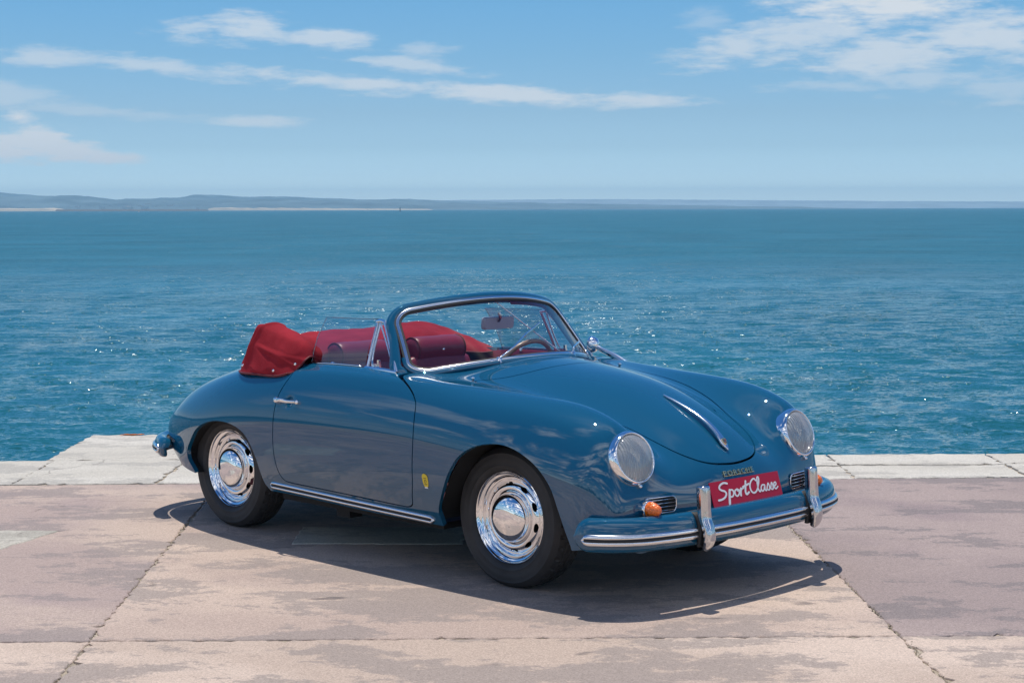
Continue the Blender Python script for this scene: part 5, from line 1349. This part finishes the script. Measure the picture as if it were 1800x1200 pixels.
# ------------------------------------------------------------------ folded roof under its cover
RR3 = [
 [(-1.455,-.757,.857),(-1.52,-.764,.842),(-1.62,-.762,.838),(-1.72,-.756,.838),(-1.82,-.742,.834),(-1.90,-.715,.832),(-1.965,-.675,.832)],
 [(-1.42,-.742,.872),(-1.51,-.757,.868),(-1.62,-.756,.872),(-1.73,-.75,.875),(-1.83,-.735,.872),(-1.91,-.70,.868),(-1.97,-.655,.862)],
 [(-1.385,-.715,.91),(-1.48,-.735,.93),(-1.61,-.738,.945),(-1.73,-.733,.955),(-1.825,-.718,.96),(-1.90,-.678,.945),(-1.955,-.63,.915)],
 [(-1.375,-.69,.935),(-1.435,-.708,.985),(-1.56,-.715,1.015),(-1.68,-.712,1.04),(-1.775,-.70,1.055),(-1.86,-.65,1.03),(-1.93,-.60,.97)],
 [(-1.385,-.655,.94),(-1.435,-.675,1.015),(-1.56,-.68,1.045),(-1.68,-.675,1.070),(-1.785,-.665,1.082),(-1.88,-.62,1.05),(-1.96,-.57,.96)],
 [(-1.43,-.60,.92),(-1.45,-.61,1.00),(-1.56,-.61,1.045),(-1.68,-.605,1.072),(-1.80,-.60,1.078),(-1.93,-.56,1.02),(-2.01,-.53,.90)],
 [(-1.51,-.52,.90),(-1.52,-.52,.955),(-1.59,-.51,1.010),(-1.69,-.50,1.040),(-1.84,-.50,1.050),(-2.0,-.47,1.005),(-2.08,-.45,.87)],
 [(-1.56,-.40,.895),(-1.55,-.40,.96),(-1.61,-.40,1.015),(-1.71,-.40,1.040),(-1.88,-.39,1.040),(-2.04,-.37,.99),(-2.13,-.36,.855)],
 [(-1.585,-.2,.89),(-1.56,-.2,.97),(-1.62,-.2,1.028),(-1.73,-.2,1.048),(-1.90,-.2,1.040),(-2.08,-.19,.98),(-2.17,-.18,.85)],
 [(-1.59,0,.89),(-1.575,0,.965),(-1.63,0,1.022),(-1.74,0,1.048),(-1.91,0,1.040),(-2.09,0,.98),(-2.18,0,.85)],
 [(-1.585,.2,.89),(-1.56,.2,.97),(-1.62,.2,1.030),(-1.74,.2,1.055),(-1.90,.2,1.045),(-2.08,.19,.98),(-2.17,.18,.85)],
 [(-1.56,.38,.90),(-1.56,.38,.965),(-1.62,.38,1.015),(-1.75,.39,1.055),(-1.90,.40,1.065),(-2.05,.37,.99),(-2.13,.36,.855)],
 [(-1.50,.52,.89),(-1.53,.52,.93),(-1.62,.52,.975),(-1.76,.52,1.03),(-1.90,.52,1.062),(-2.0,.47,1.005),(-2.08,.45,.87)],
 [(-1.46,.60,.885),(-1.51,.60,.915),(-1.62,.61,.955),(-1.75,.61,1.0),(-1.87,.60,1.03),(-1.95,.56,.99),(-2.01,.53,.89)],
 [(-1.45,.66,.885),(-1.51,.67,.905),(-1.62,.675,.935),(-1.74,.67,.965),(-1.83,.66,.985),(-1.90,.62,.965),(-1.965,.59,.89)],
 [(-1.45,.71,.875),(-1.52,.72,.89),(-1.62,.725,.905),(-1.73,.72,.92),(-1.82,.70,.93),(-1.90,.67,.91),(-1.965,.63,.875)],
 [(-1.455,.75,.86),(-1.52,.758,.855),(-1.62,.757,.855),(-1.72,.75,.86),(-1.82,.735,.86),(-1.90,.71,.855),(-1.965,.67,.845)],
 [(-1.455,.760,.85),(-1.52,.766,.836),(-1.62,.764,.832),(-1.72,.758,.832),(-1.82,.744,.828),(-1.90,.717,.828),(-1.965,.678,.828)],
]
Cn = np.array(RR3, float); n_, m_ = Cn.shape[:2]
Cn[..., 2] -= .026 * np.clip((.60 - np.abs(Cn[..., 1] - .06)) / .12, 0, 1) * np.clip((Cn[..., 2] - .88) / .1, 0, 1)
Bi = bspline_basis(n_, np.arange(n_).astype(float)); Bj = bspline_basis(m_, np.arange(m_).astype(float)); Q = Cn.copy()
for _ in range(4): Q = Q + .7 * (Cn - np.einsum('ai,ijk,bj->abk', Bi, Q, Bj))
nu2, nv2 = 420, 190
S3 = np.einsum('ai,ijk,bj->abk', bspline_basis(n_, np.linspace(0, n_ - 1, nu2)), Q, bspline_basis(m_, np.linspace(0, m_ - 1, nv2)))
dn = np.cross(np.gradient(S3, axis=0), np.gradient(S3, axis=1)); dn /= np.linalg.norm(dn, axis=2, keepdims=True) + 1e-12
if dn[nu2 // 2, nv2 // 2, 2] < 0: dn = -dn
from mathutils import noise as mnoise
uu, vv = np.meshgrid(np.linspace(0, 1, nu2), np.linspace(0, 1, nv2), indexing='ij')
fold = np.zeros((nu2, nv2))
for i in range(nu2):
    for j in range(nv2):
        q = S3[i, j]
        fold[i, j] = .011 * mnoise.noise(Vector((q[0] * 5 + q[1] * 2.5, q[1] * 6, q[2] * 7))) - .011 * abs(mnoise.noise(Vector((q[0] * 7 + q[2] * 5, q[1] * 4 + 3.1, q[2] * 8)))) + .005 * mnoise.noise(Vector((q[0] * 16, q[1] * 9 + q[0] * 8, q[2] * 14)))
# the sharp tuck at the back of the near side, and drawn folds running to the front corner
fold -= .055 * np.exp(-((S3[..., 0] + 1.838 - .55 * (S3[..., 2] - .95)) / .016) ** 2) * (S3[..., 1] < -.55) * np.clip((S3[..., 2] - .87) / .05, 0, 1)
fold += .012 * np.exp(-((S3[..., 0] + 1.808 - .55 * (S3[..., 2] - .95)) / .016) ** 2) * (S3[..., 1] < -.55) * np.clip((S3[..., 2] - .87) / .05, 0, 1)
for k_, c_ in ((.55, .905), (.30, .93)):
    fold += .006 * np.exp(-((S3[..., 2] - c_ - k_ * (-1.45 - S3[..., 0]) * .5) / .012) ** 2) * (S3[..., 1] < -.66) * np.clip((S3[..., 0] + 1.78) / .1, 0, 1)
edge = np.minimum(np.minimum(uu, 1 - uu) / .03, 1)
S3 = S3 + dn * (fold * edge)[..., None]
ix = np.arange(nu2 * nv2).reshape(nu2, nv2)
Fq = [(ix[i, j], ix[i + 1, j], ix[i + 1, j + 1], ix[i, j + 1]) for i in range(nu2 - 1) for j in range(nv2 - 1)]
cov = link('roof_cover', mesh('roof_cover', S3.reshape(-1, 3), Fq, True), CLOTH, CAR)
so = cov.modifiers.new('thickness', 'SOLIDIFY'); so.thickness = .004; so.offset = 0
hem = np.concatenate([S3[0, :, :], ]) ; V, F = sweep(hem + [0, -.001, 0], circ(.006, 8)); link('hem', mesh('hem', V, F, True), HEM, cov)
hem2 = np.concatenate([S3[:, 0, :]]); V, F = sweep(hem2[1:-1], circ(.005, 8), up=(0, 0, 1)); link('hem', mesh('hem', V, F, True), HEM, cov)
for sx__, sz__ in ((-1.885, .868), (-1.56, .866), (-1.425, .905)):
    sub_ = (S3[:110, :, 0] - sx__) ** 2 + (S3[:110, :, 2] - sz__) ** 2; i, j = np.unravel_index(sub_.argmin(), sub_.shape)
    pv = S3[i, j]; nv_ = dn[i, j] * (1 if dn[i, j][1] < 0 else -1)
    V, F = lathe([(.008, -.002), (.008, .003), (.0065, .005), (.0045, .0055), (.004, .008), (.0005, .009)], 16); link('snap', mesh('snap', place(V, rot_to(nv_), pv), F, True), CHROME, cov)
# ------------------------------------------------------------------ sea air
hm = bpy.data.materials.new('sea_haze'); hm.use_nodes = True
hn = hm.node_tree; hn.nodes.remove(hn.nodes['Principled BSDF'])
pv_ = hn.nodes.new('ShaderNodeVolumePrincipled'); pv_.inputs['Density'].default_value = HAZE_DENSITY if 'HAZE_DENSITY' in globals() else 1.3e-4
pv_.inputs['Color'].default_value = (.42, .76, 1.0, 1); pv_.inputs['Anisotropy'].default_value = 0.0
hn.links.new(pv_.outputs[0], hn.nodes['Material Output'].inputs['Volume'])
hb = MB(); hb.box((0, 5400, 59.0), (22000, 11100, 126.6))
tag(hb.build('haze', hm), kind='stuff')
